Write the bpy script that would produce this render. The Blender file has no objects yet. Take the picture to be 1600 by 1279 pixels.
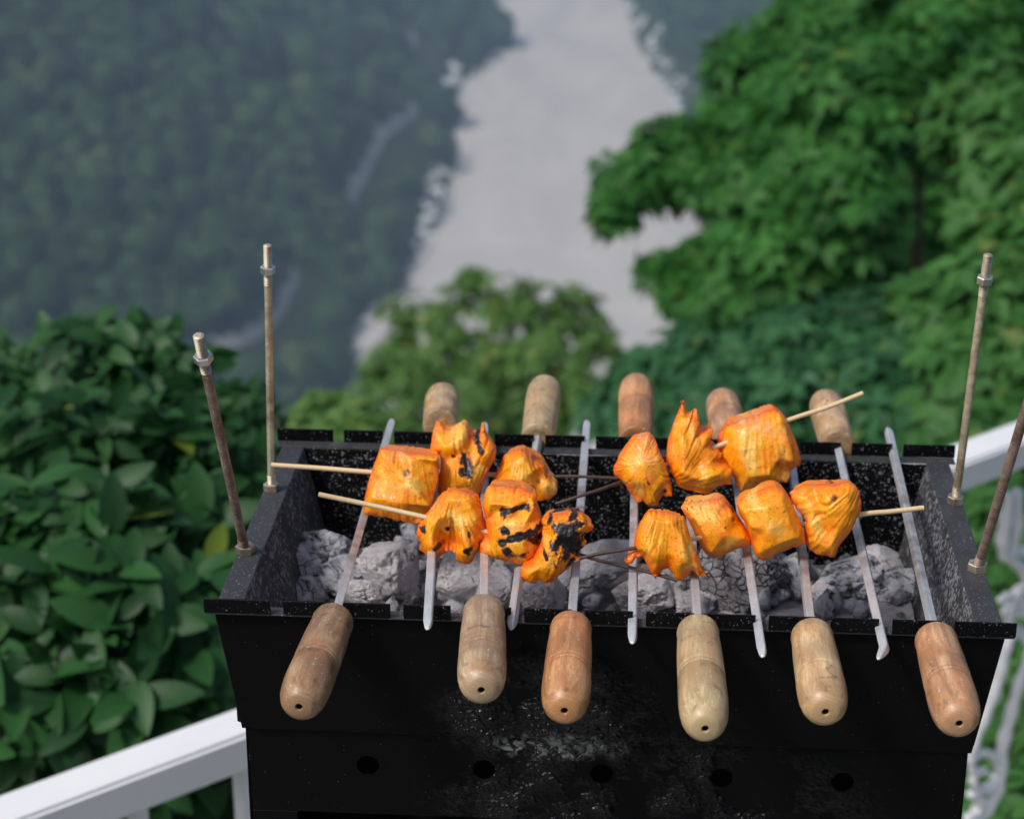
import bpy, bmesh, math, random
import numpy as np
from mathutils import Vector, Matrix, noise, geometry
random.seed(7); rng = np.random.default_rng(7)
scene = bpy.context.scene
COL = scene.collection

# ------------------------------------------------------------------ camera, world, sun, exposure
CAM = Vector((0.0116, -1.0807, 0.6002)); PITCH = 0.3999; YAW = 0.0639; ROLL = 0.0001; FPX = 3111.0
cp, sp = math.cos(PITCH), math.sin(PITCH)
_f = Vector((0, cp, -sp)); _u = Vector((0, sp, cp)); _x = Vector((1, 0, 0))
c_, s_ = math.cos(ROLL), math.sin(ROLL)
_x2 = c_*_x + s_*_u; _u2 = -s_*_x + c_*_u
RZ = Matrix.Rotation(YAW, 3, 'Z')
CX, CU, CF = RZ @ _x2, RZ @ _u2, RZ @ _f
cd = bpy.data.cameras.new('camera'); cam = bpy.data.objects.new('camera', cd); COL.objects.link(cam)
cam.matrix_world = Matrix(((CX.x, CU.x, -CF.x, CAM.x), (CX.y, CU.y, -CF.y, CAM.y), (CX.z, CU.z, -CF.z, CAM.z), (0, 0, 0, 1)))
cd.sensor_width = 36.0; cd.sensor_fit = 'HORIZONTAL'; cd.lens = FPX/1600*36.0
cd.clip_start = 0.05; cd.clip_end = 9000
cd.dof.use_dof = True; cd.dof.focus_distance = 1.235; cd.dof.aperture_fstop = 8.3
scene.camera = cam

SUN_EL, SUN_AZ = 52.0, 232.0       # azimuth clockwise from +Y: behind and to the left of the camera
w = bpy.data.worlds.new('World'); scene.world = w; w.use_nodes = True
nt = w.node_tree; nt.nodes.clear()
sky = nt.nodes.new('ShaderNodeTexSky'); sky.sky_type = 'NISHITA'; sky.sun_disc = False
sky.sun_elevation = math.radians(SUN_EL); sky.sun_rotation = math.radians(SUN_AZ)
sky.dust_density = 4.0; sky.air_density = 1.0; sky.ozone_density = 1.0
bg = nt.nodes.new('ShaderNodeBackground'); bg.inputs[1].default_value = 0.08
wo = nt.nodes.new('ShaderNodeOutputWorld')
nt.links.new(sky.outputs[0], bg.inputs[0]); nt.links.new(bg.outputs[0], wo.inputs[0])
sd = bpy.data.lights.new('sun', 'SUN'); sun = bpy.data.objects.new('sun', sd); COL.objects.link(sun)
sd.energy = 1.5; sd.angle = math.radians(10); sd.color = (1.0, 0.975, 0.94)
a = math.radians(SUN_AZ); e = math.radians(SUN_EL)
SUNDIR = Vector((math.sin(a)*math.cos(e), math.cos(a)*math.cos(e), math.sin(e)))
sun.rotation_euler = (-SUNDIR).to_track_quat('-Z', 'Y').to_euler()
scene.view_settings.view_transform = 'Standard'; scene.view_settings.look = 'None'
scene.view_settings.exposure = 0.60; scene.view_settings.gamma = 1.0
scene.view_settings.use_curve_mapping = False
scene.cycles.max_bounces = 6; scene.cycles.volume_bounces = 1; scene.cycles.transparent_max_bounces = 8

# ------------------------------------------------------------------ measuring helpers (survey of the place)
def ray(px, py): return CF + CX*((px-800)/FPX) - CU*((py-639.5)/FPX)
def oz(px, py, z): r = ray(px, py); return CAM + r*((z-CAM.z)/r.z)
def oy(px, py, y): r = ray(px, py); return CAM + r*((y-CAM.y)/r.y)
def od(px, py, d): return CAM + ray(px, py)*d
def proj(p):
    v = Vector(p)-CAM; d = v.dot(CF); return (800+FPX*v.dot(CX)/d, 639.5-FPX*v.dot(CU)/d)

# ------------------------------------------------------------------ object helpers
def link(o, parent=None):
    COL.objects.link(o)
    if parent is not None: o.parent = parent
    return o
def tag(o, label=None, cat=None, group=None, kind=None):
    if label: o['label'] = label
    if cat: o['category'] = cat
    if group: o['group'] = group
    if kind: o['kind'] = kind
    return o
def empty(name, loc=(0, 0, 0)):
    o = bpy.data.objects.new(name, None); o.location = loc; o.empty_display_size = 0.05
    return link(o)
def obj(name, bm, mat, parent=None, smooth=False, auto=None):
    me = bpy.data.meshes.new(name); bm.normal_update(); bm.to_mesh(me); bm.free()
    if mat: me.materials.append(mat)
    o = bpy.data.objects.new(name, me); link(o, parent)
    if parent is not None: o.matrix_parent_inverse = Matrix.Translation(-parent.location)
    if smooth: me.shade_smooth()
    if auto is not None:
        me.shade_smooth()
        try: me.set_sharp_from_angle(angle=math.radians(auto))
        except Exception: pass
    return o
def mesh_np(name, V, F, mat, parent=None, smooth=False, attrs=None):
    V = np.asarray(V, np.float32); F = np.asarray(F, np.int32); k = F.shape[1]
    me = bpy.data.meshes.new(name)
    me.vertices.add(len(V)); me.vertices.foreach_set('co', V.ravel())
    me.loops.add(F.size); me.loops.foreach_set('vertex_index', F.ravel())
    me.polygons.add(len(F)); me.polygons.foreach_set('loop_start', np.arange(0, F.size, k, dtype=np.int32))
    try: me.polygons.foreach_set('loop_total', np.full(len(F), k, np.int32))
    except Exception: pass
    if smooth: me.polygons.foreach_set('use_smooth', np.ones(len(F), bool))
    me.update(calc_edges=True)
    for n_, a_ in (attrs or {}).items():
        at = me.attributes.new(n_, 'FLOAT', 'POINT'); at.data.foreach_set('value', np.asarray(a_, np.float32))
    if mat: me.materials.append(mat)
    o = bpy.data.objects.new(name, me); link(o, parent)
    if parent is not None: o.matrix_parent_inverse = Matrix.Translation(-parent.location)
    return o
def add_box(bm, x0, x1, y0, y1, z0, z1, M=None):
    vs = [bm.verts.new((x, y, z)) for z in (z0, z1) for x, y in ((x0, y0), (x1, y0), (x1, y1), (x0, y1))]
    for f in ((3, 2, 1, 0), (4, 5, 6, 7), (0, 1, 5, 4), (1, 2, 6, 5), (2, 3, 7, 6), (3, 0, 4, 7)):
        bm.faces.new([vs[i] for i in f])
    if M: bmesh.ops.transform(bm, matrix=M, verts=vs)
    return vs
def add_hexa(bm, p):      # 8 corners, bottom loop then top loop
    vs = [bm.verts.new(q) for q in p]
    for f in ((3, 2, 1, 0), (4, 5, 6, 7), (0, 1, 5, 4), (1, 2, 6, 5), (2, 3, 7, 6), (3, 0, 4, 7)):
        bm.faces.new([vs[i] for i in f])
def slab(bm, quad, off):  # sheet with thickness: quad of 4 points, offset vector
    o = Vector(off); q = [Vector(p) for p in quad]
    add_hexa(bm, q + [p+o for p in q])
    bmesh.ops.recalc_face_normals(bm, faces=bm.faces)
def lathe(bm, prof, A, D, seg=32, phase=0.0):
    """prof: list of (t along axis, radius). A start, D unit direction"""
    D = Vector(D).normalized(); up = Vector((0, 0, 1)) if abs(D.z) < .9 else Vector((1, 0, 0))
    S = D.cross(up).normalized(); T = S.cross(D); A = Vector(A)
    rings = []
    for t, r in prof:
        if r <= 1e-6: rings.append([bm.verts.new(A+D*t)])
        else: rings.append([bm.verts.new(A+D*t+(S*math.cos(phase+2*math.pi*i/seg)+T*math.sin(phase+2*math.pi*i/seg))*r) for i in range(seg)])
    for a_, b_ in zip(rings[:-1], rings[1:]):
        for i in range(seg):
            j = (i+1) % seg
            if len(a_) == 1: bm.faces.new((a_[0], b_[j], b_[i]))
            elif len(b_) == 1: bm.faces.new((a_[i], a_[j], b_[0]))
            else: bm.faces.new((a_[i], a_[j], b_[j], b_[i]))
    if len(rings[0]) > 1: bm.faces.new(rings[0][::-1])
    if len(rings[-1]) > 1: bm.faces.new(rings[-1])
    bmesh.ops.recalc_face_normals(bm, faces=bm.faces)
def tube(bm, pts, rad, seg=10, flat=1.0):
    pts = [Vector(p) for p in pts]; n = len(pts)
    rad = rad if hasattr(rad, '__len__') else [rad]*n
    rings = []; prev = None
    for i, p in enumerate(pts):
        d = (pts[min(i+1, n-1)]-pts[max(i-1, 0)]).normalized()
        if prev is None:
            up = Vector((0, 0, 1)) if abs(d.z) < .9 else Vector((1, 0, 0)); s = d.cross(up).normalized()
        else: s = (prev-d*prev.dot(d)).normalized()
        prev = s; t = d.cross(s)
        rings.append([bm.verts.new(p+(s*math.cos(2*math.pi*k/seg)+t*math.sin(2*math.pi*k/seg)*flat)*rad[i]) for k in range(seg)])
    for a_, b_ in zip(rings[:-1], rings[1:]):
        for k in range(seg):
            j = (k+1) % seg; bm.faces.new((a_[k], a_[j], b_[j], b_[k]))
    bm.faces.new(rings[0][::-1]); bm.faces.new(rings[-1])
    bmesh.ops.recalc_face_normals(bm, faces=bm.faces)
def catmull(pts, n=8):
    pts = [Vector(p) for p in pts]; P = [pts[0]]+pts+[pts[-1]]; out = []
    for i in range(1, len(P)-2):
        for k in range(n):
            t = k/n; a_, b_, c, d = P[i-1], P[i], P[i+1], P[i+2]
            out.append(.5*((2*b_)+(c-a_)*t+(2*a_-5*b_+4*c-d)*t*t+(3*b_-a_-3*c+d)*t**3))
    out.append(pts[-1]); return out

# ------------------------------------------------------------------ material helpers
class Mat:
    def __init__(s, name):
        s.m = bpy.data.materials.new(name); s.m.use_nodes = True; s.t = s.m.node_tree
        s.b = s.t.nodes['Principled BSDF']; s.out = s.t.nodes['Material Output']
    def n(s, typ, **kw):
        nd = s.t.nodes.new(typ)
        for k, v in kw.items(): setattr(nd, k, v)
        return nd
    def l(s, a_, b_): s.t.links.new(a_, b_)
    def val(s, sock, v):
        if hasattr(v, 'links'): s.l(v, sock)
        else: sock.default_value = v
    def coord(s, kind='Object', scale=(1, 1, 1), loc=(0, 0, 0), rot=(0, 0, 0)):
        tc = s.n('ShaderNodeTexCoord'); mp = s.n('ShaderNodeMapping')
        mp.inputs['Scale'].default_value = scale; mp.inputs['Location'].default_value = loc; mp.inputs['Rotation'].default_value = rot
        s.l(tc.outputs[kind], mp.inputs[0]); return mp.outputs[0]
    def noise(s, vec, scale, detail=4, rough=.55, dist=0.0):
        nd = s.n('ShaderNodeTexNoise'); s.l(vec, nd.inputs['Vector'])
        nd.inputs['Scale'].default_value = scale; nd.inputs['Detail'].default_value = detail
        nd.inputs['Roughness'].default_value = rough; nd.inputs['Distortion'].default_value = dist
        return nd.outputs[0]
    def vor(s, vec, scale, feature='F1', rand=1.0, out=0):
        nd = s.n('ShaderNodeTexVoronoi', feature=feature); s.l(vec, nd.inputs['Vector']); nd.inputs['Scale'].default_value = scale
        nd.inputs['Randomness'].default_value = rand
        return nd.outputs[out] if isinstance(out, int) else nd.outputs[out]
    def ramp(s, fac, stops, interp='LINEAR'):
        nd = s.n('ShaderNodeValToRGB'); cr = nd.color_ramp; cr.interpolation = interp
        while len(cr.elements) < len(stops): cr.elements.new(.5)
        for el, (p, c) in zip(cr.elements, stops):
            el.position = p; el.color = tuple(c)+(1,) if hasattr(c, '__len__') else (c, c, c, 1)
        s.l(fac, nd.inputs[0]); return nd.outputs[0]
    def math(s, op, a_, b_=0.0, clamp=False):
        nd = s.n('ShaderNodeMath', operation=op, use_clamp=clamp); s.val(nd.inputs[0], a_); s.val(nd.inputs[1], b_); return nd.outputs[0]
    def mix(s, fac, a_, b_, blend='MIX'):
        nd = s.n('ShaderNodeMix', data_type='RGBA', blend_type=blend)
        s.val(nd.inputs[0], fac)
        for k, v in ((6, a_), (7, b_)):
            if hasattr(v, 'links'): s.l(v, nd.inputs[k])
            else: nd.inputs[k].default_value = tuple(v)+(1,)
        return nd.outputs[2]
    def bump(s, h, dist, strength=1.0, prev=None):
        nd = s.n('ShaderNodeBump'); nd.inputs['Distance'].default_value = dist; s.val(nd.inputs['Strength'], strength)
        s.l(h, nd.inputs['Height'])
        if prev is not None: s.l(prev, nd.inputs['Normal'])
        return nd.outputs[0]
    def attr(s, name):
        nd = s.n('ShaderNodeAttribute', attribute_name=name); return nd.outputs['Fac']
    def sep(s, vec):
        nd = s.n('ShaderNodeSeparateXYZ'); s.l(vec, nd.inputs[0]); return nd.outputs
    def blob(s, vec, c, r, soft=1.0):   # 1 at c falling to 0 at ellipsoid radius r
        mp = s.n('ShaderNodeMapping'); mp.vector_type = 'TEXTURE'
        mp.inputs['Location'].default_value = c; mp.inputs['Scale'].default_value = r; s.l(vec, mp.inputs[0])
        ln = s.n('ShaderNodeVectorMath', operation='LENGTH'); s.l(mp.outputs[0], ln.inputs[0])
        return s.math('MULTIPLY', s.math('SUBTRACT', 1.0, ln.outputs['Value'], True), soft, True)
    def set(s, **kw):
        names = dict(color='Base Color', rough='Roughness', metal='Metallic', spec='Specular IOR Level', normal='Normal', coat='Coat Weight', coatr='Coat Roughness',
                     sss='Subsurface Weight', sssr='Subsurface Radius', ssss='Subsurface Scale', trans='Transmission Weight', sheen='Sheen Weight')
        for k, v in kw.items():
            sk = s.b.inputs[names[k]]
            if hasattr(v, 'links'): s.l(v, sk)
            elif k == 'color': sk.default_value = tuple(v)+(1,)
            else: sk.default_value = v
        return s

def speck_mask(M, vec, scale, thr):
    """irregular spatter: random cell radius against distance"""
    v1 = M.n('ShaderNodeTexVoronoi'); M.l(vec, v1.inputs['Vector']); v1.inputs['Scale'].default_value = scale
    r = M.sep(v1.outputs['Color'])[0]
    rad = M.math('MULTIPLY', M.math('POWER', r, 5.0), thr)
    return M.math('GREATER_THAN', rad, v1.outputs['Distance'])

def mat_black(name, ash=0.25, stretch=(1, 1, 1), base=0.0028, blister=False, dust_sheen=0.0, rough=0.42):
    M = Mat(name); co = M.coord('Object'); cs = M.coord('Object', scale=stretch)
    n1 = M.noise(co, 30, 5, .6); n2 = M.noise(co, 900, 2, .5)
    col = M.mix(n1, (base*.8, base*.85, base), (base*1.5, base*1.55, base*1.75))
    bmp = M.bump(n2, .0002, .35)
    if blister:
        m1 = M.blob(co, (.03, .005, -.145), (.16, .3, .075), 2.2)
        m2 = M.blob(co, (-.035, .005, -.075), (.085, .3, .055), 2.2)
        m = M.math('MAXIMUM', m1, m2); m = M.math('MULTIPLY', m, M.ramp(M.noise(co, 22, 4, .6), [(.45, 0), (.60, 1)]), True)
        v = M.vor(co, 360, 'SMOOTH_F1'); big = M.noise(co, 120, 4, .6, 1.0)
        h = M.math('ADD', M.math('MULTIPLY', M.math('SUBTRACT', 1.0, v), 1.0), M.math('MULTIPLY', big, 1.1))
        h = M.math('MULTIPLY', h, m)
        bmp = M.bump(h, .0042, 1.0, bmp)
        cr = M.blob(co, (-.030, .005, -.094), (.050, .3, .013), 2.5)
        crn = M.math('MULTIPLY', cr, M.ramp(M.noise(co, 110, 6, .7, 1.5), [(.48, 0), (.6, 1)]))
        col = M.mix(M.math('MULTIPLY', crn, .8), col, (.22, .23, .23))
    specks = speck_mask(M, cs, 420, ash*.75)
    dens = M.ramp(M.noise(co, 18, 3, .6), [(.40, 0), (.62, 1)])
    specks = M.math('MULTIPLY', specks, M.ramp(M.noise(co, 55, 3, .6), [(.34, .15), (.46, 1)]))
    if ash > .3: specks = M.math('MAXIMUM', M.math('MAXIMUM', specks, M.math('MULTIPLY', speck_mask(M, cs, 900, ash*1.1), M.ramp(M.noise(co, 35, 4, .6), [(.38, .1), (.50, 1)]))), M.math('MULTIPLY', speck_mask(M, cs, 230, ash*.55), dens))
    cover = M.math('MULTIPLY', M.math('GREATER_THAN', M.noise(cs, 420, 5, .8), .555 if ash > .8 else .635), M.math('MULTIPLY', dens, 1.0 if ash > .6 else 0.0))
    specks = M.math('MAXIMUM', specks, cover)
    col = M.mix(M.math('MULTIPLY', specks, .62), col, (.36, .36, .38))
    if dust_sheen: col = M.mix(M.math('MULTIPLY', M.noise(co, 60, 5, .7), dust_sheen), col, (.30, .31, .34))  # grey film: ash dust on the sides, painted sky sheen on the rim
    M.set(color=col, rough=M.math('MAXIMUM', M.math('MULTIPLY', specks, .9), rough), spec=.10, normal=bmp)
    if blister: M.set(rough=M.math('SUBTRACT', M.math('MAXIMUM', M.math('MULTIPLY', specks, .9), rough), M.math('MULTIPLY', m, .20)), spec=M.math('ADD', .09, M.math('MULTIPLY', m, .24)))
    return M.m

def mat_wood(name, light, dark, red, seed, grain=1.0):
    M = Mat(name); co = M.coord('Object', scale=(1, 1, .12), loc=(seed*1.7, seed*.3, seed*.11))
    co2 = M.coord('Object', loc=(seed*.7, seed*.2, seed)); raw = M.coord('Object')
    n = M.noise(co, 130*grain, 6, .65, .6); m = M.noise(co2, 26, 4, .6, 1.2); fine = M.noise(co, 900, 3, .7)
    wv = M.n('ShaderNodeTexWave', wave_type='RINGS'); wv.inputs['Scale'].default_value = 42*grain; wv.inputs['Distortion'].default_value = 5
    wv.inputs['Detail'].default_value = 3; M.l(M.coord('Object', scale=(1, 1, .16), loc=(.012+seed*.003, .004, seed)), wv.inputs[0])
    col = M.mix(M.ramp(n, [(.38, 0), (.60, 1)]), light, tuple(c*.80 for c in dark))
    col = M.mix(M.math('MULTIPLY', M.ramp(m, [(.44, 0), (.62, 1)]), .8), col, red)
    col = M.mix(M.math('MULTIPLY', wv.outputs[1], .42), col, tuple(c*.5 for c in dark))
    col = M.mix(M.math('MULTIPLY', M.ramp(fine, [(.48, 0), (.66, 1)]), .5), col, tuple(c*.55 for c in dark))
    # soot stains and dark pores
    st = M.ramp(M.noise(co2, 70, 6, .7, .8), [(.56, 0), (.66, 1)])
    col = M.mix(M.math('MULTIPLY', st, .62), col, (.05, .035, .025))
    z = M.sep(raw)[2]
    ends = M.ramp(M.math('MULTIPLY', z, 9.0), [(0, 1), (.07, .75), (.13, 0)])
    col = M.mix(M.math('MULTIPLY', ends, .55), col, tuple(c*.45 for c in dark))
    tcut = M.n('ShaderNodeMapRange'); tcut.inputs['From Min'].default_value = .052; tcut.inputs['From Max'].default_value = .060; M.l(z, tcut.inputs[0])
    line = M.n('ShaderNodeMath', operation='PINGPONG'); M.l(tcut.outputs[0], line.inputs[0]); line.inputs[1].default_value = .25
    gr = M.math('MULTIPLY', M.math('LESS_THAN', line.outputs[0], .035), M.math('MULTIPLY', M.math('GREATER_THAN', z, .052), M.math('LESS_THAN', z, .0600)))
    gr = M.math('MULTIPLY', gr, M.noise(co2, 60, 2))
    col = M.mix(gr, col, tuple(c*.35 for c in dark))
    sp = speck_mask(M, raw, 520, .34); col = M.mix(M.math('MULTIPLY', sp, .8), col, (.6, .58, .55))
    gz = M.sep(M.coord('Generated'))[2]
    eg = M.ramp(gz, [(.955, 0), (.972, 1)]); rg = M.n('ShaderNodeTexWave', wave_type='RINGS', rings_direction='Z'); rg.inputs['Scale'].default_value = 150; rg.inputs['Distortion'].default_value = 4; M.l(M.coord('Object', scale=(1, 1.3, 1), loc=(.004, .003, 0)), rg.inputs[0])
    col = M.mix(M.math('MULTIPLY', eg, .75), col, M.mix(rg.outputs[1], tuple(c*.62 for c in light), tuple(c*.9 for c in dark)))
    hole = M.n('ShaderNodeVectorMath', operation='LENGTH'); xy = M.coord('Object', scale=(1, 1, 0)); M.l(xy, hole.inputs[0])
    hd = M.math('MULTIPLY', M.math('LESS_THAN', hole.outputs['Value'], .0019), 1.0)
    col = M.mix(hd, col, (.012, .007, .005))
    bp = M.bump(n, .0003, .5); bp = M.bump(fine, .00015, .5, bp)
    M.set(color=col, rough=M.ramp(m, [(.3, .3), (.7, .46)]), spec=.5, normal=bp)
    return M.m

def mat_steel():
    M = Mat('skewer_steel'); co = M.coord('Object', scale=(1, 1, .25)); g = M.coord('Object')
    n = M.noise(co, 180, 5, .65); m = M.noise(g, 45, 4, .6); z = M.sep(g)[2]
    col = M.mix(n, (.40, .42, .44), (.88, .89, .89))
    heat = M.math('MULTIPLY', M.ramp(M.math('MULTIPLY', z, 3.0), [(.05, 0), (.28, 1), (.55, .8), (.80, 0)]), M.ramp(m, [(.38, 0), (.6, 1)]))
    col = M.mix(M.math('MULTIPLY', heat, .85), col, (.24, .15, .12))
    pit = M.ramp(M.noise(g, 420, 5, .7), [(.60, 0), (.72, 1)]); col = M.mix(M.math('MULTIPLY', pit, .6), col, (.06, .055, .05))
    M.set(color=col, metal=.5, rough=M.ramp(m, [(.3, .28), (.7, .6)]), normal=M.bump(n, .0003, .5)); return M.m
def mat_rod(name, c1, c2, metal=.85, rough=.3, rust=.4):
    M = Mat(name); g = M.coord('Object'); n = M.noise(g, 160, 5, .7); m = M.noise(g, 28, 3)
    col = M.mix(M.ramp(M.math('ADD', M.math('MULTIPLY', n, .5), M.math('MULTIPLY', m, .5)), [(.42, 0), (.58, 1)]), c1, c2)
    sp = speck_mask(M, g, 700, .5); col = M.mix(M.math('MULTIPLY', sp, .6), col, (.5, .5, .48))
    M.set(color=col, metal=metal, rough=M.ramp(n, [(.3, rough), (.7, rough+.25)]), normal=M.bump(n, .0003, .5)); return M.m
def mat_bamboo():
    M = Mat('bamboo'); g = M.coord('Object', scale=(1, 1, .04)); o = M.coord('Object')
    n = M.noise(g, 1500, 4, .6); b = M.attr('burn')
    col = M.mix(n, (.62, .43, .22), (.82, .64, .38))
    b2 = M.math('ADD', b, M.math('MULTIPLY', M.math('SUBTRACT', M.noise(o, 250, 4, .7), .5), .35), True)
    col = M.mix(M.ramp(b2, [(.15, 0), (.55, 1)]), col, M.mix(n, (.035, .018, .012), (.09, .045, .03)))
    M.set(color=col, rough=.5, normal=M.bump(n, .0002, .6)); return M.m
def mat_pineapple():
    M = Mat('grilled_pineapple'); g = M.coord('Object')
    ch, pale, red, gro = M.attr('char'), M.attr('pale'), M.attr('red'), M.attr('groove')
    n = M.noise(g, 55, 5, .6, .5); n2 = M.noise(g, 320, 5, .7, .4); n3 = M.noise(g, 16, 3)
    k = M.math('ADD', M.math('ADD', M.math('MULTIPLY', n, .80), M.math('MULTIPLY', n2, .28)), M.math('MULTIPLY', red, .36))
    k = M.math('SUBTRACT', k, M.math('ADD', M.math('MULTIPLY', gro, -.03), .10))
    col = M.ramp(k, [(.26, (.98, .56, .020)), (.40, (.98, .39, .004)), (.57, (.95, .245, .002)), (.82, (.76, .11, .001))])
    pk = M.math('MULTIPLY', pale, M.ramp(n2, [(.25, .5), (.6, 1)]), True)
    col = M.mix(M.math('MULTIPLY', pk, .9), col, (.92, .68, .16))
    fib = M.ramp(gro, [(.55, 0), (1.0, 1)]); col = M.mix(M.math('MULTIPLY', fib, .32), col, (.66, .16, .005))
    # orange spice specks
    sp = speck_mask(M, g, 700, .6); col = M.mix(M.math('MULTIPLY', sp, .5), col, (.42, .05, .003))
    dk = speck_mask(M, g, 400, .16); col = M.mix(M.math('MULTIPLY', dk, .8), col, (.06, .02, .005))
    c2 = M.math('ADD', ch, M.math('ADD', M.math('MULTIPLY', M.math('SUBTRACT', n2, .5), 1.5), M.math('MULTIPLY', M.math('SUBTRACT', n, .5), 1.0))); c2 = M.math('MULTIPLY', c2, M.math('GREATER_THAN', ch, .03))
    col = M.mix(M.ramp(c2, [(.10, 0), (.36, .65), (.6, 1)]), col, M.ramp(c2, [(.15, (.50, .07, .004)), (.38, (.16, .028, .010)), (.58, (.025, .010, .008)), (.8, (.008, .006, .006))]))
    sug = M.attr('sugar'); col = M.mix(M.math('MULTIPLY', sug, M.ramp(n2, [(.42, 0), (.7, .75)])), col, (.86, .56, .36))
    fb = M.noise(M.coord('Object', scale=(1, 1, .22), rot=(0, .25, 0)), 420, 5, .65, .5)
    bp = M.bump(n2, .0008, .9); bp = M.bump(fb, .0006, .45, bp); bp = M.bump(M.noise(g, 1500, 3, .6), .00018, .8, bp)
    M.set(color=col, rough=M.ramp(n, [(.35, .20), (.60, .50)]), spec=.48, normal=bp, sss=.22, sssr=(.006, .002, .0004), coat=.16, coatr=.16)
    M.b.inputs['Subsurface Scale'].default_value = .6
    return M.m
def mat_coal(name, crack=0.0, dark=.25, tint=(.42, .41, .43)):
    M = Mat(name); g = M.coord('Object'); st = M.coord('Object', scale=(1, 2.6, 1.6), rot=(.3, .5, .7))
    n = M.noise(g, 60, 6, .7, .6); f = M.noise(st, 160, 6, .75, .8); fine = M.noise(g, 900, 4, .7)
    ash = M.mix(M.ramp(f, [(.3, 0), (.7, 1)]), tuple(c*.60 for c in tint), tint)
    ash = M.mix(M.ramp(fine, [(.45, 0), (.7, .5)]), ash, tuple(min(1, c*1.25) for c in tint))
    h = M.math('ADD', f, M.math('MULTIPLY', fine, .3))
    mask = M.ramp(n, [(dark-.08+.2, 1), (dark+.06+.2, 0)])
    col = M.mix(mask, ash, (.018, .018, .020))
    warp = M.n('ShaderNodeVectorMath', operation='ADD')
    nz = M.n('ShaderNodeTexNoise'); M.l(g, nz.inputs['Vector']); nz.inputs['Scale'].default_value = 90
    sc = M.n('ShaderNodeVectorMath', operation='SCALE'); M.l(nz.outputs['Color'], sc.inputs[0]); sc.inputs['Scale'].default_value = .006
    M.l(g, warp.inputs[0]); M.l(sc.outputs[0], warp.inputs[1])
    vd = M.vor(warp.outputs[0], 150 if crack else 70, 'DISTANCE_TO_EDGE')
    if crack:
        ck = M.ramp(vd, [(.0, 1), (.07, 0)]); ckm = M.math('MULTIPLY', ck, M.ramp(M.noise(g, 60, 3), [(.38, .2), (.5, 1)]))
    else:
        ck = M.ramp(vd, [(.0, 1), (.03, 0)]); ckm = M.math('MULTIPLY', ck, M.ramp(M.noise(g, 55, 3), [(.56, 0), (.62, .8)]))
    col = M.mix(ckm, col, (.015, .015, .016))
    gp = M.n('ShaderNodeNewGeometry'); col = M.mix(M.ramp(gp.outputs['Pointiness'], [(.40, .85), (.485, 0)]), col, (.03, .03, .032))  # hollows darkened: crevice shade put into the coal colour
    bp = M.bump(h, .0022, 1.0); bp = M.bump(M.math('SUBTRACT', 1.0, ckm), .0015, 1.0, bp)
    M.set(color=col, rough=.95, spec=.15, normal=bp); return M.m
def leaf_mat(name, c1, c2, yellow=(.14, .20, .02), trans=.25, rough=.42, veins=False, yl=.93, sp_=.18):
    M = Mat(name); gi = M.n('ShaderNodeNewGeometry'); oi = M.n('ShaderNodeObjectInfo')
    r = M.math('FRACT', M.math('ADD', gi.outputs['Random Per Island'], oi.outputs['Random']))
    g = M.coord('Object'); n = M.noise(g, 3.0 if not veins else 12, 3)
    col = M.mix(M.math('ADD', M.math('MULTIPLY', r, .6), M.math('MULTIPLY', n, .4)), c1, c2)
    col = M.mix(M.math('MULTIPLY', M.math('GREATER_THAN', r, yl), .8), col, yellow)
    M.set(color=col, rough=rough, spec=sp_)
    tr = M.n('ShaderNodeBsdfTranslucent'); M.l(M.mix(.5, col, (c2[0]*1.6, c2[1]*1.9, c2[2]*.8)), tr.inputs[0])
    mx = M.n('ShaderNodeMixShader'); mx.inputs[0].default_value = trans
    M.l(M.b.outputs[0], mx.inputs[1]); M.l(tr.outputs[0], mx.inputs[2]); M.l(mx.outputs[0], M.out.inputs[0])
    return M.m
def mat_simple(name, c1, c2, scale=20, rough=.6, bump=.001, spec=.5, metal=0.0):
    M = Mat(name); g = M.coord('Object'); n = M.noise(g, scale, 5, .6)
    M.set(color=M.mix(n, c1, c2), rough=rough, spec=spec, metal=metal, normal=M.bump(n, bump, .6)); return M.m

# ================================================================== THE VALLEY
H = 250.0
def bank(pts): return np.array([[p.x, p.y] for p in (oz(px, py, -H) for px, py in pts)])
LB = bank([(762, 2), (797, 72), (722, 128), (716, 200), (704, 300), (652, 415), (606, 500), (578, 575), (520, 645), (380, 760)])
RB = bank([(975, 0), (1003, 90), (1062, 165), (1055, 200), (1090, 330), (1120, 480), (1150, 620), (1160, 740)])
LB = np.vstack([[(-420, 3200), (-300, 2300), (-150, 1700)], LB]); RB = np.vstack([[(-150, 3200), (-60, 2300), (30, 1700)], RB])
def sx(B, y): o = np.argsort(B[:, 1]); return np.interp(y, B[o, 1], B[o, 0])
def fbm(x, y, s, seed=0.0):
    r = 0; a_ = 1
    for k in range(4):
        an = seed*1.3+k*1.7; c, s2 = math.cos(an), math.sin(an)
        r = r+a_*np.sin((x*c+y*s2)/s+seed+k*2.1+1.3*np.sin((x*s2-y*c)/(s*1.7)+k))*np.cos((-x*s2+y*c)/(s*.83)+seed*.7+k)
        a_ *= .5; s *= .47
    return r
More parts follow.
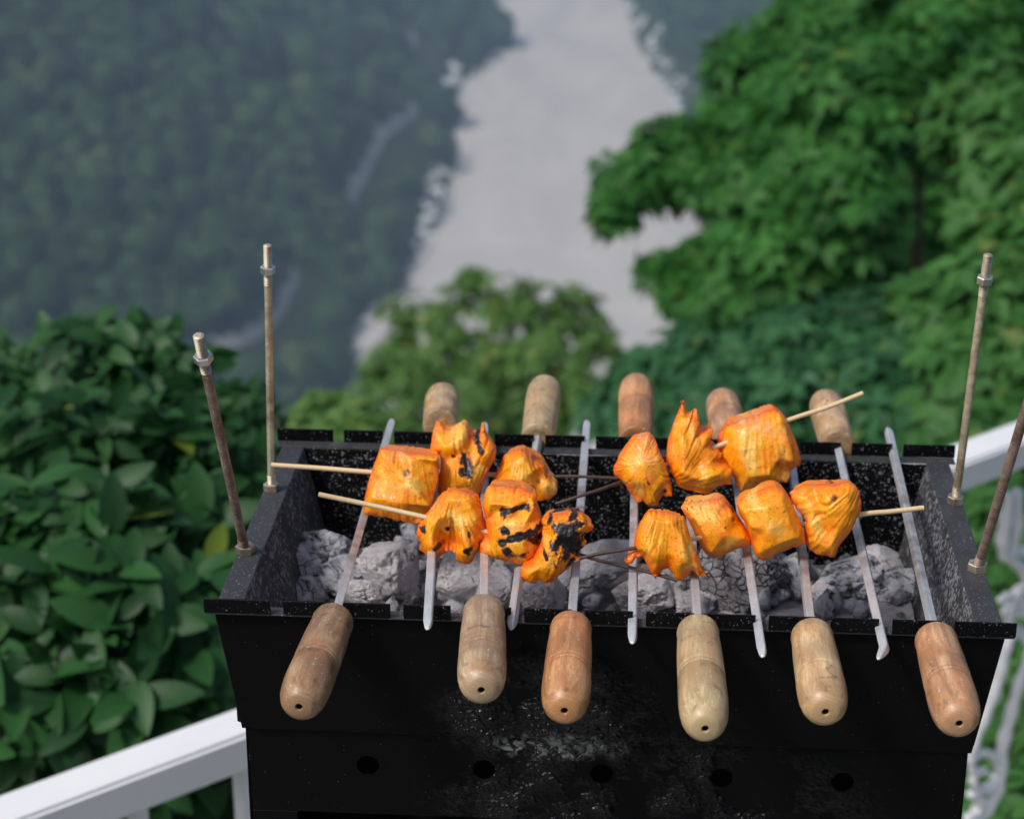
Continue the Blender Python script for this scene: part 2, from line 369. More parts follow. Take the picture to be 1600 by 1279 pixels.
def terrain(x, y):
    x = np.asarray(x, float); y = np.asarray(y, float)
    l = sx(LB, y)-x; r = x-sx(RB, y)
    jl = fbm(x, y, 60, 1)*8
    hl = np.where(l+jl > 0, np.minimum(.62*(l+jl), 330+.0*l)+np.clip((l)*.15, 0, 18)*fbm(x, y, 130, 3), -3)
    hr = np.where(r > 0, np.minimum(.55*r, 320)+np.clip(r*.15, 0, 15)*fbm(x, y, 150, 5), -3)
    z = -H+np.maximum(np.where(l > 0, hl, -3), np.where(r > 0, hr, -3))
    far = np.clip((y-1500)/900, 0, 1); z = z+far*40*(z > -H+2)
    near = -2.6-.72*np.maximum(y-1.2, -40)+fbm(x, y, 9, 2)*.25*np.clip(y-4, 0, 6)/6
    near = np.where(y < 1.2, -2.6, near)
    return np.minimum(np.maximum(z, near), 85.0)
def grid_obj(name, xs, ys, mat, zf=terrain, dz=0.0):
    X, Y = np.meshgrid(xs, ys); Z = zf(X, Y)+dz
    V = np.stack([X, Y, Z], -1).reshape(-1, 3); nx, ny = len(xs), len(ys)
    i = np.arange(nx-1)[None, :]+np.arange(ny-1)[:, None]*nx; i = i.ravel()
    return mesh_np(name, V, np.stack([i, i+1, i+1+nx, i+nx], 1), mat, smooth=True)
m_ground = mat_simple('hill_soil', (.020, .032, .014), (.045, .060, .028), .05, .95, .5, .1)
ys = np.concatenate([np.linspace(-60, 0, 7), np.linspace(1.2, 30, 25), np.linspace(36, 400, 46), np.linspace(410, 1400, 100), np.linspace(1430, 3200, 50)])
xs = np.concatenate([np.linspace(-1600, -700, 24), np.linspace(-690, -60, 64), np.linspace(-50, 50, 41), np.linspace(60, 500, 45), np.linspace(530, 1600, 24)])
g = grid_obj('hillside', xs, ys, m_ground); g['kind'] = 'structure'
M = Mat('river_water'); co = M.coord('Object', scale=(1, .35, 1)); n = M.noise(co, .016, 6, .62, 1.8); n2 = M.noise(co, .12, 4, .6)
M.set(color=M.mix(M.ramp(n, [(.35, 0), (.68, 1)]), (.44, .41, .385), (.57, .53, .48)), rough=.7, spec=.25, normal=M.bump(n2, 1.2, .5))
rv = grid_obj('river', np.linspace(-900, 700, 9), np.linspace(200, 3200, 9), M.m, lambda x, y: x*0-H-.6); rv['kind'] = 'structure'

# pale tracks and slips on the far slope: found by walking the sight lines down to the terrain
def hit_terrain(px, py):
    r = ray(px, py); t = 250.0
    while t < 2600:
        p = CAM+r*t
        if terrain(p.x, p.y) >= p.z: return p
        t += 4.0
    return CAM+r*1300
m_track = mat_simple('pale_gravel', (.30, .29, .28), (.46, .45, .44), .2, .9, .3, .1)
tracks = [([(652, 62), (650, 80), (653, 98)], 4.0), ([(655, 180), (630, 205), (603, 228), (588, 255), (578, 285), (560, 312), (553, 335)], 3.4),
          ([(470, 445), (455, 480), (430, 515), (405, 540), (370, 556), (340, 556)], 2.8)]
track_pts = []
for pts, wd in tracks:
    P3 = [hit_terrain(*p) for p in pts]; C = catmull(P3, 6); V = []; F = []
    for i, p in enumerate(C):
        track_pts.append((p.x, p.y, 13.0)); track_pts.append((p.x*.985, p.y*.98, 9.0))
        up = Vector((-1, .15, 0)).normalized(); ww = wd*(.7+.8*abs(math.sin(i*.55+1)))
        for h_, o_ in ((1.5, 0.0), (2.0+ww*.7, ww*.7)):
            q = p+up*o_; V.append((q.x, q.y, float(terrain(q.x, q.y))+h_))
    for k in range(len(C)-1): F.append((2*k, 2*k+1, 2*k+3, 2*k+2))
    o = mesh_np('hillside_track', V, F, m_track, smooth=True); o['kind'] = 'structure'
    bpy.context.view_layer.update()

bl = [(708, 120, 14), (720, 132, 12), (740, 118, 9), (700, 150, 8), (690, 265, 11), (676, 280, 10), (684, 300, 14), (672, 322, 12), (690, 338, 10), (668, 348, 14), (660, 372, 13), (648, 395, 10),
      (676, 385, 12), (655, 410, 11), (640, 420, 10), (600, 480, 9), (585, 505, 13), (592, 520, 9), (568, 575, 10), (520, 632, 9),
      (985, 20, 9), (1000, 45, 12), (1015, 68, 13), (1030, 90, 10), (1010, 95, 9), (1045, 110, 12), (1040, 130, 10), (1055, 150, 9), (1060, 170, 10), (1075, 150, 7), (970, 5, 10), (1000, 22, 13), (1025, 50, 9), (1060, 128, 9)]
for q in bl: p = hit_terrain(q[0], q[1]); track_pts.append((p.x, p.y, 10.0 if q[1] < 440 else 5.0)); track_pts.append((p.x*.985, p.y*.98, 10.0 if q[1] < 440 else 4.0))
# ---- forest: crowns of trees on the far slopes
def ico(sub):
    bm = bmesh.new(); bmesh.ops.create_icosphere(bm, subdivisions=sub, radius=1)
    bm.verts.index_update(); V = np.array([v.co[:] for v in bm.verts]); F = np.array([[v.index for v in f.verts] for f in bm.faces]); bm.free(); return V, F
IV, IF = ico(2)
def crowns(N, ymin, ymax, rmin, rmax, lobes):
    cx = []; tr = np.array(track_pts)
    while len(cx) < N:
        y = math.sqrt(rng.uniform(ymin**2, ymax**2)); az = math.radians(rng.uniform(-21, 13)); x = y*math.tan(az)
        l = sx(LB, y)-x; r = x-sx(RB, y)
        if l < 3+rng.uniform(0, 3) and r < 4: continue
        z = float(terrain(x, y))
        if z < -H+1.0: continue
        d2 = (tr[:, 0]-x)**2+(tr[:, 1]-y)**2
        if (d2 < tr[:, 2]**2).any(): continue
        cx.append((x, y, z))
    C = np.array(cx); R = rng.uniform(rmin, rmax, N); R *= np.where(rng.random(N) < .12, 1.45, 1)
    Vs = []; 
    for lo in range(lobes):
        off = rng.normal(0, .38, (N, 3)) if lo else np.zeros((N, 3)); off[:, 2] = np.abs(off[:, 2])*.5
        rr = R*(1 if lo == 0 else rng.uniform(.5, .75, N))
        jit = 1+rng.normal(0, .13, (N, len(IV)))
        th = rng.uniform(0, 6.28, N); c, s = np.cos(th)[:, None], np.sin(th)[:, None]
        bx = IV[None, :, 0]*c-IV[None, :, 1]*s; by = IV[None, :, 0]*s+IV[None, :, 1]*c
        bz = IV[None, :, 2]*(.85+.3*rng.random(N))[:, None]
        P = np.stack([bx, by, bz], -1)*jit[..., None]*rr[:, None, None]
        P += (C+off*R[:, None]+np.array([0, 0, 1])*R[:, None]*.55)[:, None, :]
        Vs.append(P.reshape(-1, 3))
    V = np.vstack(Vs); n = len(V)//len(IV)
    F = (IF[None]+(np.arange(n)*len(IV))[:, None, None]).reshape(-1, 3)
    return V, F
M = Mat('forest_crowns'); gi = M.n('ShaderNodeNewGeometry'); gco = M.coord('Object')
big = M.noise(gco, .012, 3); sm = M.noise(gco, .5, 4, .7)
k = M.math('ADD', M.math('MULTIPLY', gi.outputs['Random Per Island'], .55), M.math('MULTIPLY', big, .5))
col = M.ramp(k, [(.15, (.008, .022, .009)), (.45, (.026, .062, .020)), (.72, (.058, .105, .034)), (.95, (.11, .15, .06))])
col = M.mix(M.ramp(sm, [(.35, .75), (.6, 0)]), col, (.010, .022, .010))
M.set(color=col, rough=.9, spec=.1, normal=M.bump(sm, 1.2, 1.0))
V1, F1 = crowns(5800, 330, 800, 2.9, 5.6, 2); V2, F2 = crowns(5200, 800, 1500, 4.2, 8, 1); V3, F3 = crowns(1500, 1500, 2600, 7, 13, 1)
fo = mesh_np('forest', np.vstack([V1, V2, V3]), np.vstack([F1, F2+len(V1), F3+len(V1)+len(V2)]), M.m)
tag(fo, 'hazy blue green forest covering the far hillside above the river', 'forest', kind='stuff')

# ---- pale boulders along both banks
bv = []; bf = []; nb = 0
for px, py, r in bl:
    for q in range(6):
        ppx, ppy = px+rng.normal(0, 6), py+rng.normal(0, 8); p = hit_terrain(ppx, ppy); d = (p-CAM).length
        rr = r*d/FPX*rng.uniform(.20, .58)*(.5 if py > 440 else 1)
        P = IV*(1+rng.normal(0, .17, (len(IV), 1)))*rr*np.array([1, 1.1, .8])+np.array([p.x, p.y, max(-H, p.z)+rr*.35])
        bv.append(P); bf.append(IF+nb); nb += len(IV)
m_rock = mat_simple('river_rock', (.50, .52, .53), (.78, .78, .77), .4, .85, .6, .2)
tag(mesh_np('bank_boulders', np.vstack(bv), np.vstack(bf), m_rock), 'pale boulders strewn along both edges of the muddy river', 'boulders', kind='stuff')

# ---- the valley air
bm = bmesh.new(); add_box(bm, -1590, 1590, -50, 3190, -256, 96)
M = Mat('haze_air'); M.t.nodes.remove(M.b)
pv = M.n('ShaderNodeVolumePrincipled'); pv.inputs['Color'].default_value = (.56, .76, 1.0, 1); pv.inputs['Density'].default_value = .00033
pv.inputs['Anisotropy'].default_value = .15
M.l(pv.outputs[0], M.out.inputs['Volume'])
hz = obj('haze', bm, M.m); tag(hz, 'thin blue grey haze filling the river valley', 'haze', kind='stuff')

# ================================================================== NEAR PLANTS
m_bark = mat_simple('bark', (.06, .045, .03), (.14, .11, .08), 30, .9, .01, .2)
LV = np.array([[0, 0, 0], [-.27, .38, .07], [.27, .38, .07], [0, 1, -.12], [0, .48, 0]]); LF = np.array([[0, 2, 4], [0, 4, 1], [4, 2, 3], [4, 3, 1]])
def orient(dirs, ups):
    Y = dirs/np.linalg.norm(dirs, axis=1, keepdims=True); X = np.cross(Y, ups); X /= np.linalg.norm(X, axis=1, keepdims=True)+1e-9
    Z = np.cross(X, Y); return np.stack([X, Y, Z], -1)      # columns
def leaves_mesh(P, Rm, S, tv, tf):
    V = np.einsum('nij,kj->nki', Rm, tv)*S[:, None, None]+P[:, None, :]
    F = (tf[None]+(np.arange(len(P))*len(tv))[:, None, None]).reshape(-1, tf.shape[1])
    return V.reshape(-1, 3), F
def tree(name, label, cat, blobs, trunk_base, mat, leaf, per, whorl=7, group=None, hubs=None, droop=.35, tr=.14):
    """blobs: (px, py, radius px, distance)"""
    root = empty(name, trunk_base); tag(root, label, cat, group)
    Vs, Fs = [], []; n0 = 0; C = []
    tb = Vector(trunk_base)
    for px, py, rp, d in blobs:
        c = od(px, py, d); r = rp*d/FPX*.92; C.append((c, r)); pnear = rng.uniform(-.6, .6)*r; c = c-ray(px, py)*pnear
        N = max(12, int(per*(rp/60)**2)); 
        u = rng.normal(0, 1, (N, 3)); u /= np.linalg.norm(u, axis=1, keepdims=True)
        rad = r*rng.uniform(.25, 1.15, N)**.6
        lump = 1+.30*np.sin(u[:, 0]*5+px)*np.cos(u[:, 2]*6+py)
        pos = np.array(c[:])+u*(rad*lump)[:, None]*np.array([1, 1, .82])
        ax = u*.8+np.array([0, 0, .75])+rng.normal(0, .25, (N, 3)); ax /= np.linalg.norm(ax, axis=1, keepdims=True)
        a1 = np.cross(ax, np.array([.31, .9, .2])); a1 /= np.linalg.norm(a1, axis=1, keepdims=True); a2 = np.cross(ax, a1)
        for k in range(whorl):
            th = 2*math.pi*k/whorl+rng.uniform(-.3, .3, N)
            dr = a1*np.cos(th)[:, None]+a2*np.sin(th)[:, None]+ax*.25+np.array([0, 0, -droop])+rng.normal(0, .12, (N, 3))
            Rm = orient(dr, ax+rng.normal(0, .2, (N, 3)))
            S = leaf*rng.uniform(.7, 1.25, N)
            V, F = leaves_mesh(pos+dr*leaf*.15, Rm, S, LV, LF); Vs.append(V); Fs.append(F+n0); n0 += len(V)
    crown = mesh_np('foliage', np.vstack(Vs), np.vstack(Fs), mat, root); crown['kind'] = 'stuff'
    bm = bmesh.new(); cm = sum((c*r for c, r in C), Vector())/sum(r for c, r in C)
    mid = tb.lerp(cm, .55)+Vector((.1, .05, 0))
    tube(bm, catmull([tb-Vector((0, 0, .3)), tb.lerp(mid, .5)+Vector((.05, 0, 0)), mid, cm], 5), list(np.linspace(tr, tr*.35, 16)), 10)
    obj('trunk', bm, m_bark, root, smooth=True)
    for c, r in sorted(C, key=lambda q: -q[1])[:14]:
        bm = bmesh.new(); s = mid.lerp(cm, random.uniform(0, .8)); m2 = s.lerp(c, .5)+Vector((random.uniform(-.1, .1), 0, -.1*r))
        L = catmull([s, m2, c], 4); tube(bm, L, list(np.linspace(tr*.42, tr*.06, len(L))), 7); obj('branch', bm, m_bark, root, smooth=True)
    return root
def base_under(px, py, d, dx=0.0):
    p = od(px, py, d); x = p.x+dx; return (x, p.y, float(terrain(x, p.y)))

m_leafR = leaf_mat('deep_green_leaf', (.009, .052, .013), (.070, .240, .044), (.10, .17, .03), .28, .5, yl=.97)
m_leafM = leaf_mat('yellow_green_leaf', (.055, .135, .035), (.14, .26, .065), (.18, .22, .05), .3, .55, yl=.93)
m_leafP = leaf_mat('pale_green_leaf', (.030, .110, .026), (.080, .215, .050), (.14, .20, .05), .28, .5, yl=.95)
m_leafL = leaf_mat('blue_green_leaf', (.022, .085, .036), (.060, .185, .072), (.10, .17, .05), .25, .48, yl=.97)
m_leafB = leaf_mat('glossy_shrub_leaf', (.005, .028, .010), (.038, .135, .032), (.15, .20, .02), .22, .46, True, yl=.996, sp_=.24)

tree('broadleaf_tree', 'large dark green tree filling the upper right beside the river', 'tree',
     [(1290, 60, 130, 8.6), (1400, -20, 150, 8.8), (1180, 110, 75, 8.3), (1240, 190, 95, 8.0), (1140, 210, 62, 8.2), (1060, 235, 62, 8.0), (985, 285, 50, 7.8), (962, 330, 30, 7.7),
      (1010, 250, 42, 7.9), (1075, 288, 45, 7.9), (1110, 250, 45, 8.0), (1150, 300, 62, 7.9), (1220, 280, 90, 7.7), (1330, 190, 130, 7.2), (1440, 120, 120, 7.4), (1540, 20, 130, 8.4), (1330, 310, 95, 6.9),
      (1240, 380, 90, 6.9), (1175, 400, 62, 7.3), (1160, 450, 62, 7.2), (1120, 385, 34, 7.5), (1300, 430, 90, 7.2), (1390, 400, 90, 8.4), (1450, 290, 100, 8.7), (1210, 480, 70, 7.1), (1530, 130, 100, 8.5), (1560, 240, 100, 8.6), (1050, 420, 32, 7.6), (1020, 420, 24, 7.6), (1085, 400, 30, 7.6),
      (1070, 450, 40, 7.5), (1110, 480, 50, 7.4), (1480, 390, 100, 8.5), (1400, 480, 90, 8.3), (1330, 500, 80, 9.0)],
     base_under(1330, 300, 9.3, .9), m_leafR, .078, 92, 8, tr=.16)
tree('leafy_tree', 'airy yellow green tree in front of the river beyond the grill', 'tree',
     [(735, 435, 27, 17), (725, 470, 40, 17), (790, 465, 50, 17), (840, 500, 62, 17), (890, 470, 38, 17.2), (915, 490, 40, 17.2), (935, 530, 42, 17), (660, 495, 42, 17.4), (620, 480, 27, 17.4), (700, 540, 62, 16.8), (780, 560, 70, 16.6), (870, 580, 70, 16.4), (620, 545, 48, 17), (600, 590, 42, 16.8),
      (650, 610, 62, 16.4), (740, 640, 72, 16.2), (830, 650, 72, 16.0), (930, 620, 62, 15.8), (580, 640, 40, 16.4), (985, 575, 34, 16)],
     base_under(790, 560, 17), m_leafM, .13, 46, 6, tr=.17)
tree('leafy_shrub', 'blue green shrub low behind the right half of the grill under the dark tree', 'shrub',
     [(1010, 600, 62, 6.2), (1090, 560, 58, 6.2), (1180, 560, 70, 6.1), (1270, 540, 80, 6.0), (1340, 510, 62, 6.1), (1250, 620, 90, 5.9), (1130, 640, 80, 5.9), (1030, 670, 70, 5.9), (1350, 600, 90, 5.8), (1430, 560, 70, 5.9), (960, 640, 50, 6.2), (1410, 660, 90, 5.7), (1480, 620, 80, 5.8)],
     base_under(1200, 640, 6.0), m_leafL, .075, 85, 6, tr=.07)
tree('leafy_shrub', 'light green shrub at the right edge of the picture behind the threaded rods', 'shrub',
     [(1530, 210, 50, 5.4), (1500, 170, 32, 5.4), (1580, 190, 55, 5.3), (1590, 280, 70, 5.2), (1555, 330, 50, 5.2), (1600, 400, 80, 5.1), (1560, 470, 80, 5.0), (1500, 490, 55, 5.2), (1600, 560, 90, 4.9), (1520, 580, 70, 5.0), (1560, 130, 40, 5.4), (1480, 200, 22, 5.4), (1600, 660, 90, 4.9), (1520, 680, 80, 4.9), (1450, 470, 40, 5.3)],
     base_under(1570, 600, 5.1), m_leafP, .085, 80, 6, tr=.06)
tree('leafy_shrub', 'low dark green shrub on the slope seen through the white scrollwork railing', 'shrub',
     [(1560, 760, 90, 4.2), (1600, 850, 100, 4.0), (1570, 950, 100, 3.9), (1600, 1060, 110, 3.7), (1560, 1160, 100, 3.6), (1600, 1260, 110, 3.5), (1640, 1150, 100, 3.6), (1500, 1300, 100, 3.5)],
     base_under(1580, 1100, 3.7), m_leafP, .06, 135, 6, tr=.05)
tree('leafy_shrub', 'green shrub behind the left rear corner of the grill', 'shrub',
     [(470, 690, 55, 4.9), (520, 660, 50, 5.0), (560, 700, 70, 4.8), (640, 720, 70, 4.8), (510, 640, 30, 5.1), (430, 740, 60, 4.7), (540, 800, 90, 4.6), (650, 800, 80, 4.6), (480, 850, 80, 4.4)],
     base_under(540, 760, 4.8), m_leafM, .06, 130, 6, tr=.05)

# ---- the broad leaved shrubs left of the grill: real leaf blades
def blade():
    rows = 7; V = []; F = []
    for i in range(rows):
        t = i/(rows-1); wd = .235*math.sin(math.pi*min(1, t**.9*.96+.02))**.7*(1-.12*t)
        zc = -.20*t*t+.06*t
        V += [(-wd, t, zc+wd*.28), (0, t, zc), (wd, t, zc+wd*.28)]
    for i in range(rows-1):
        a_ = i*3; F += [(a_, a_+1, a_+4, a_+3), (a_+1, a_+2, a_+5, a_+4)]
    return np.array(V), np.array(F)
BV, BF = blade()
leaf_me = None
def big_shrub(label, region, nclus, size, loc, seed):
    """region: list of (px,py,rpx,dist) blobs"""
    global leaf_me
    r2 = np.random.default_rng(seed)
    root = empty('broadleaf_shrub', loc); tag(root, label, 'shrub', 'glossy broad leaved shrubs left of the grill')
    P = []; D = []; U = []; S = []
    tot = sum(b[2]**2 for b in region)
    stems = []
    for px, py, rp, d in region:
        c = np.array(od(px, py, d)[:]); r = rp*d/FPX; stems.append((c, r))
        N = int(nclus*rp*rp/tot)
        u = r2.normal(0, 1, (N, 3)); u[:, 1] = -np.abs(u[:, 1])*.9+r2.normal(0, .25, N); u /= np.linalg.norm(u, axis=1, keepdims=True)
        pos = c+u*(r*r2.uniform(.45, 1.05, N))[:, None]
        for k in range(N):
            ax = u[k]*.7+np.array([0, -.25, .8])+r2.normal(0, .3, 3); ax /= np.linalg.norm(ax)
            a1 = np.cross(ax, [.3, .9, .1]); a1 /= np.linalg.norm(a1); a2 = np.cross(ax, a1)
            m = r2.integers(3, 6); t0 = r2.uniform(0, 6.28)
            for j in range(m):
                th = t0+j*2.4; dr = a1*math.cos(th)+a2*math.sin(th)+ax*r2.uniform(-.1, .6)
                P.append(pos[k]-ax*.012*j); D.append(dr); U.append(ax+r2.normal(0, .25, 3)); S.append(size*r2.uniform(.5, 1.25))
    P = np.array(P); D = np.array(D); U = np.array(U); S = np.array(S)
    dist = (P-np.array(CAM[:])) @ np.array(CF[:])
    vis = []
    for i in range(len(P)):
        q = proj(P[i]); vis.append(-20 < q[0] < 470 and 440 < q[1] < 1300)
    order = np.argsort(np.where(vis, dist/S, 1e9))
    near, rest = order[:300], order[300:]
    Rm = orient(D, U)
    if leaf_me is None:
        t = mesh_np('leaf', BV, BF, m_leafB, smooth=True); leaf_me = t.data; bpy.data.objects.remove(t)
    for i in near:
        o = bpy.data.objects.new('leaf', leaf_me); link(o, root)
        mw = Matrix(Rm[i].tolist()).to_4x4(); mw = Matrix.Translation(P[i]-np.array(loc))@mw@Matrix.Scale(float(S[i]), 4)
        o.matrix_local = mw
    V, F = leaves_mesh(P[rest], Rm[rest], S[rest], BV, BF); q = mesh_np('foliage', V, F, m_leafB, root, smooth=True); q['kind'] = 'stuff'
    for c, r in stems:
        bm = bmesh.new(); a_ = Vector(loc)+Vector((random.uniform(-.1, .1), 0, 0)); b_ = Vector(c.tolist())
        L = catmull([a_, a_.lerp(b_, .5)+Vector((random.uniform(-.08, .08), .08, 0)), b_], 5); tube(bm, L, list(np.linspace(.012, .004, len(L))), 6)
        obj('stem', bm, m_bark, root, smooth=True)
big_shrub('upper broad leaved shrub with glossy leaves, its top against the hazy hill',
          [(60, 620, 85, 2.75), (170, 580, 80, 2.8), (260, 600, 80, 2.8), (330, 660, 80, 2.75), (150, 530, 40, 2.85), (215, 545, 50, 2.9), (380, 640, 45, 2.85), (20, 700, 100, 2.65), (120, 700, 100, 2.6), (230, 700, 100, 2.65), (340, 740, 80, 2.65), (-40, 620, 60, 2.75), (400, 720, 50, 2.7), (10, 570, 45, 2.8), (300, 560, 30, 2.9), (110, 545, 40, 2.85)],
          560, .055, base_under(150, 900, 2.6), 11)
big_shrub('lower broad leaved shrub with large glossy leaves just behind the white railing',
          [(40, 850, 110, 2.45), (170, 830, 110, 2.45), (290, 830, 90, 2.5), (60, 960, 120, 2.35), (190, 960, 120, 2.35), (310, 950, 100, 2.4), (60, 1080, 120, 2.3), (200, 1070, 120, 2.3), (320, 1060, 90, 2.35), (60, 1200, 120, 2.35), (220, 1220, 130, 2.4), (340, 1210, 90, 2.45), (380, 860, 60, 2.55), (20, 1290, 120, 2.5)],
          560, .069, base_under(200, 1250, 2.3), 23)

# ================================================================== RAILING
m_white = mat_simple('white_paint', (.70, .72, .73), (.84, .85, .85), 9, .35, .0006)
ZR = CAM.z-1.10
A = oz(370, 1103, ZR); B = oz(1495, 690, ZR); u = (B-A).normalized(); nrm = Vector((-u.y, u.x, 0))   # points away from the camera
wid = abs((oz(300, 1179, ZR)-A).dot(nrm)); wid = max(.035, min(.08, wid))
def on_plane(px, py, off=0.0):   # vertical plane of the railing's camera side
    r = ray(px, py); n_ = nrm; p0 = A-nrm*(wid*.5+off); t = (p0-CAM).dot(n_)/r.dot(n_); return CAM+r*t
r_ = ray(388, 1205); pf = A-nrm*wid; t_ = (pf-CAM).dot(nrm)/r_.dot(nrm); hgt = ZR-(CAM+r_*t_).z; hgt = max(.035, min(.12, hgt))
print('rail', wid, hgt)
rail = empty('railing', (A.x, A.y, -2.6+0)); tag(rail, 'white railing with square handrail and cast scrollwork running behind the grill', 'railing')
bm = bmesh.new(); s0, s1 = A-u*1.6, B+u*1.5
q = [s0-nrm*wid, s1-nrm*wid, s1, s0]; add_hexa(bm, [p-Vector((0, 0, hgt)) for p in q]+q)
bmesh.ops.recalc_face_normals(bm, faces=bm.faces); bmesh.ops.bevel(bm, geom=bm.edges[:], offset=.004, segments=2, affect='EDGES')
obj('handrail', bm, m_white, rail, auto=40)
FLOOR_Z = ZR-.95
def post(px, py, w_=.035):
    c = on_plane(px, py); bm = bmesh.new(); k = w_/2
    add_hexa(bm, [c-u*k-nrm*k+Vector((0, 0, FLOOR_Z-c.z)), c+u*k-nrm*k+Vector((0, 0, FLOOR_Z-c.z)), c+u*k+nrm*k+Vector((0, 0, FLOOR_Z-c.z)), c-u*k+nrm*k+Vector((0, 0, FLOOR_Z-c.z)),
                  *[p for p in (Vector((c.x, c.y, ZR-hgt))-u*k-nrm*k, Vector((c.x, c.y, ZR-hgt))+u*k-nrm*k, Vector((c.x, c.y, ZR-hgt))+u*k+nrm*k, Vector((c.x, c.y, ZR-hgt))-u*k+nrm*k)]])
    bmesh.ops.recalc_face_normals(bm, faces=bm.faces); obj('post', bm, m_white, rail, auto=40)
post(388, 1250, .022); post(216, 1279, .016)
scr = [([(1578, 770), (1572, 810), (1566, 850), (1570, 872)], .0115), ([(1590, 765), (1588, 820), (1580, 870)], .0105),
       ([(1566, 868), (1588, 880), (1605, 900), (1612, 930), (1600, 955), (1580, 950)], .0105), ([(1575, 862), (1600, 862), (1630, 880)], .009),
       ([(1612, 905), (1590, 925), (1575, 960), (1588, 990), (1612, 985)], .009),
       ([(1590, 975), (1572, 1010), (1562, 1050), (1545, 1100), (1525, 1150), (1515, 1190)], .010),
       ([(1612, 1010), (1592, 1070), (1578, 1120), (1566, 1170), (1562, 1220), (1545, 1262), (1520, 1290)], .011),
       ([(1518, 1205), (1522, 1185), (1540, 1176), (1558, 1186), (1562, 1208), (1548, 1228), (1528, 1232), (1520, 1215), (1532, 1202), (1542, 1208)], .0085),
       ([(1515, 1240), (1530, 1248), (1525, 1268), (1508, 1279)], .009),
       ([(1560, 940), (1575, 930), (1590, 945), (1580, 962), (1566, 955)], .007), ([(1600, 1000), (1620, 1010), (1630, 1040)], .009)]
for pts, r in scr:
    bm = bmesh.new(); C = catmull([on_plane(*p) for p in pts], 7); n = len(C)
    tube(bm, C, [r*(.75+.35*math.sin(math.pi*i/(n-1))+.12*math.sin(i*1.1)) for i in range(n)], 9, .8)
    obj('scroll', bm, m_white, rail, smooth=True)
bm = bmesh.new(); add_hexa(bm, [(-2.6, -2.4, FLOOR_Z-.12), (1.0, -2.4, FLOOR_Z-.12), tuple(s1+u*.3-Vector((0, 0, s1.z-FLOOR_Z+.12))), tuple(s0-u*.5-Vector((0, 0, s0.z-FLOOR_Z+.12))),
                                (-2.6, -2.4, FLOOR_Z), (1.0, -2.4, FLOOR_Z), tuple(s1+u*.3-Vector((0, 0, s1.z-FLOOR_Z))), tuple(s0-u*.5-Vector((0, 0, s0.z-FLOOR_Z)))])
bmesh.ops.recalc_face_normals(bm, faces=bm.faces)
tf = obj('terrace_floor', bm, mat_simple('concrete', (.24, .23, .21), (.36, .34, .31), 12, .85, .002)); tf['kind'] = 'structure'

# ================================================================== THE GRILL
D = .2668; T = .0013
m_out = mat_black('black_paint_outer', ash=.16, blister=True, rough=.36)
m_in = mat_black('black_paint_sooty', ash=.60, base=.0028, rough=.6)
m_side = mat_black('black_paint_ash_streaked', ash=.95, stretch=(1, .6, .5), base=.012, dust_sheen=.22, rough=.65)
m_rim = mat_black('black_paint_rim_sheen', ash=.36, base=.024, rough=.34, dust_sheen=.12)  # same black paint, lightened: sky sheen on level metal put into the colour
m_lip = mat_black('black_paint_lip', ash=.34, base=.0035, rough=.34)
m_dark = mat_simple('sooty_inside', (.006, .006, .006), (.012, .012, .012), 40, .9, .001, .1)
grill = empty('charcoal_grill', (0, .13, FLOOR_Z)); tag(grill, 'black sheet metal charcoal grill with notched rims and four upright threaded rods', 'grill')
NX = [-.2040+.0375*i for i in range(12)]; NW = .0040
def lip(name, y0, y1, W):
    bm = bmesh.new(); xs_ = [-W]+[v for x in NX for v in (x-NW, x+NW)]+[W]
    for i in range(0, len(xs_), 2): add_box(bm, xs_[i], xs_[i+1], y0, y1, 0.0, .0098)
    bmesh.ops.bevel(bm, geom=bm.edges[:], offset=.0003, segments=1, affect='EDGES')
    return obj(name, bm, m_lip, grill)
lip('front_lip', -.0004, .0010, .2500); lip('back_lip', D-.0010, D+.0004, .2500)
def sheet(name, quad, off, mat, bev=.0004):
    bm = bmesh.new(); slab(bm, quad, off)
    if bev: bmesh.ops.bevel(bm, geom=bm.edges[:], offset=bev, segments=1, affect='EDGES')
    return obj(name, bm, mat, grill)
sheet('front_shelf', [(-.2495, 0, -T), (.2495, 0, -T), (.2495, .0100, -T), (-.2495, .0100, -T)], (0, 0, T-.0002), m_rim)
sheet('back_shelf', [(-.2495, D-.0100, -T), (.2495, D-.0100, -T), (.2495, D, -T), (-.2495, D, -T)], (0, 0, T-.0002), m_rim)
yi, yo = .0102, D-.0102
sheet('front_panel', [(-.2445, .0040, -.0018), (.2445, .0040, -.0018), (.2320, .0060, -.0872), (-.2320, .0060, -.0872)], (0, .0014, 0), m_out)
sheet('back_panel', [(-.2310, yo, -.0018), (.2310, yo, -.0018), (.2140, .2505, -.0700), (-.2140, .2505, -.0700)], (0, .0014, 0), m_in)
sheet('back_panel_fold', [(-.2150, .2508, -.0690), (.2150, .2508, -.0690), (.2120, .2460, -.0860), (-.2120, .2460, -.0860)], (0, .0012, 0), m_in)
for s in (-1, 1):
    nm = 'end_flange'
    q = [(s*.2450, yi, -.0016), (s*.2285, yi, -.0016), (s*.2285, yo, -.0016), (s*.2450, yo, -.0016)]
    f = sheet(nm, q, (0, 0, .0012), m_rim)
    sheet('side_panel', [(s*.2285, yi, -.0018), (s*.2100, yi, -.0850), (s*.2100, yo-.002, -.0850), (s*.2285, yo, -.0018)], (s*.0012, 0, 0), m_side)
    sheet('outer_side_panel', [(s*.2444, .0064, -.0022), (s*.2325, .0080, -.0830), (s*.2325, .25, -.0830), (s*.2444, yo, -.0022)], (s*.0010, 0, 0), m_out)
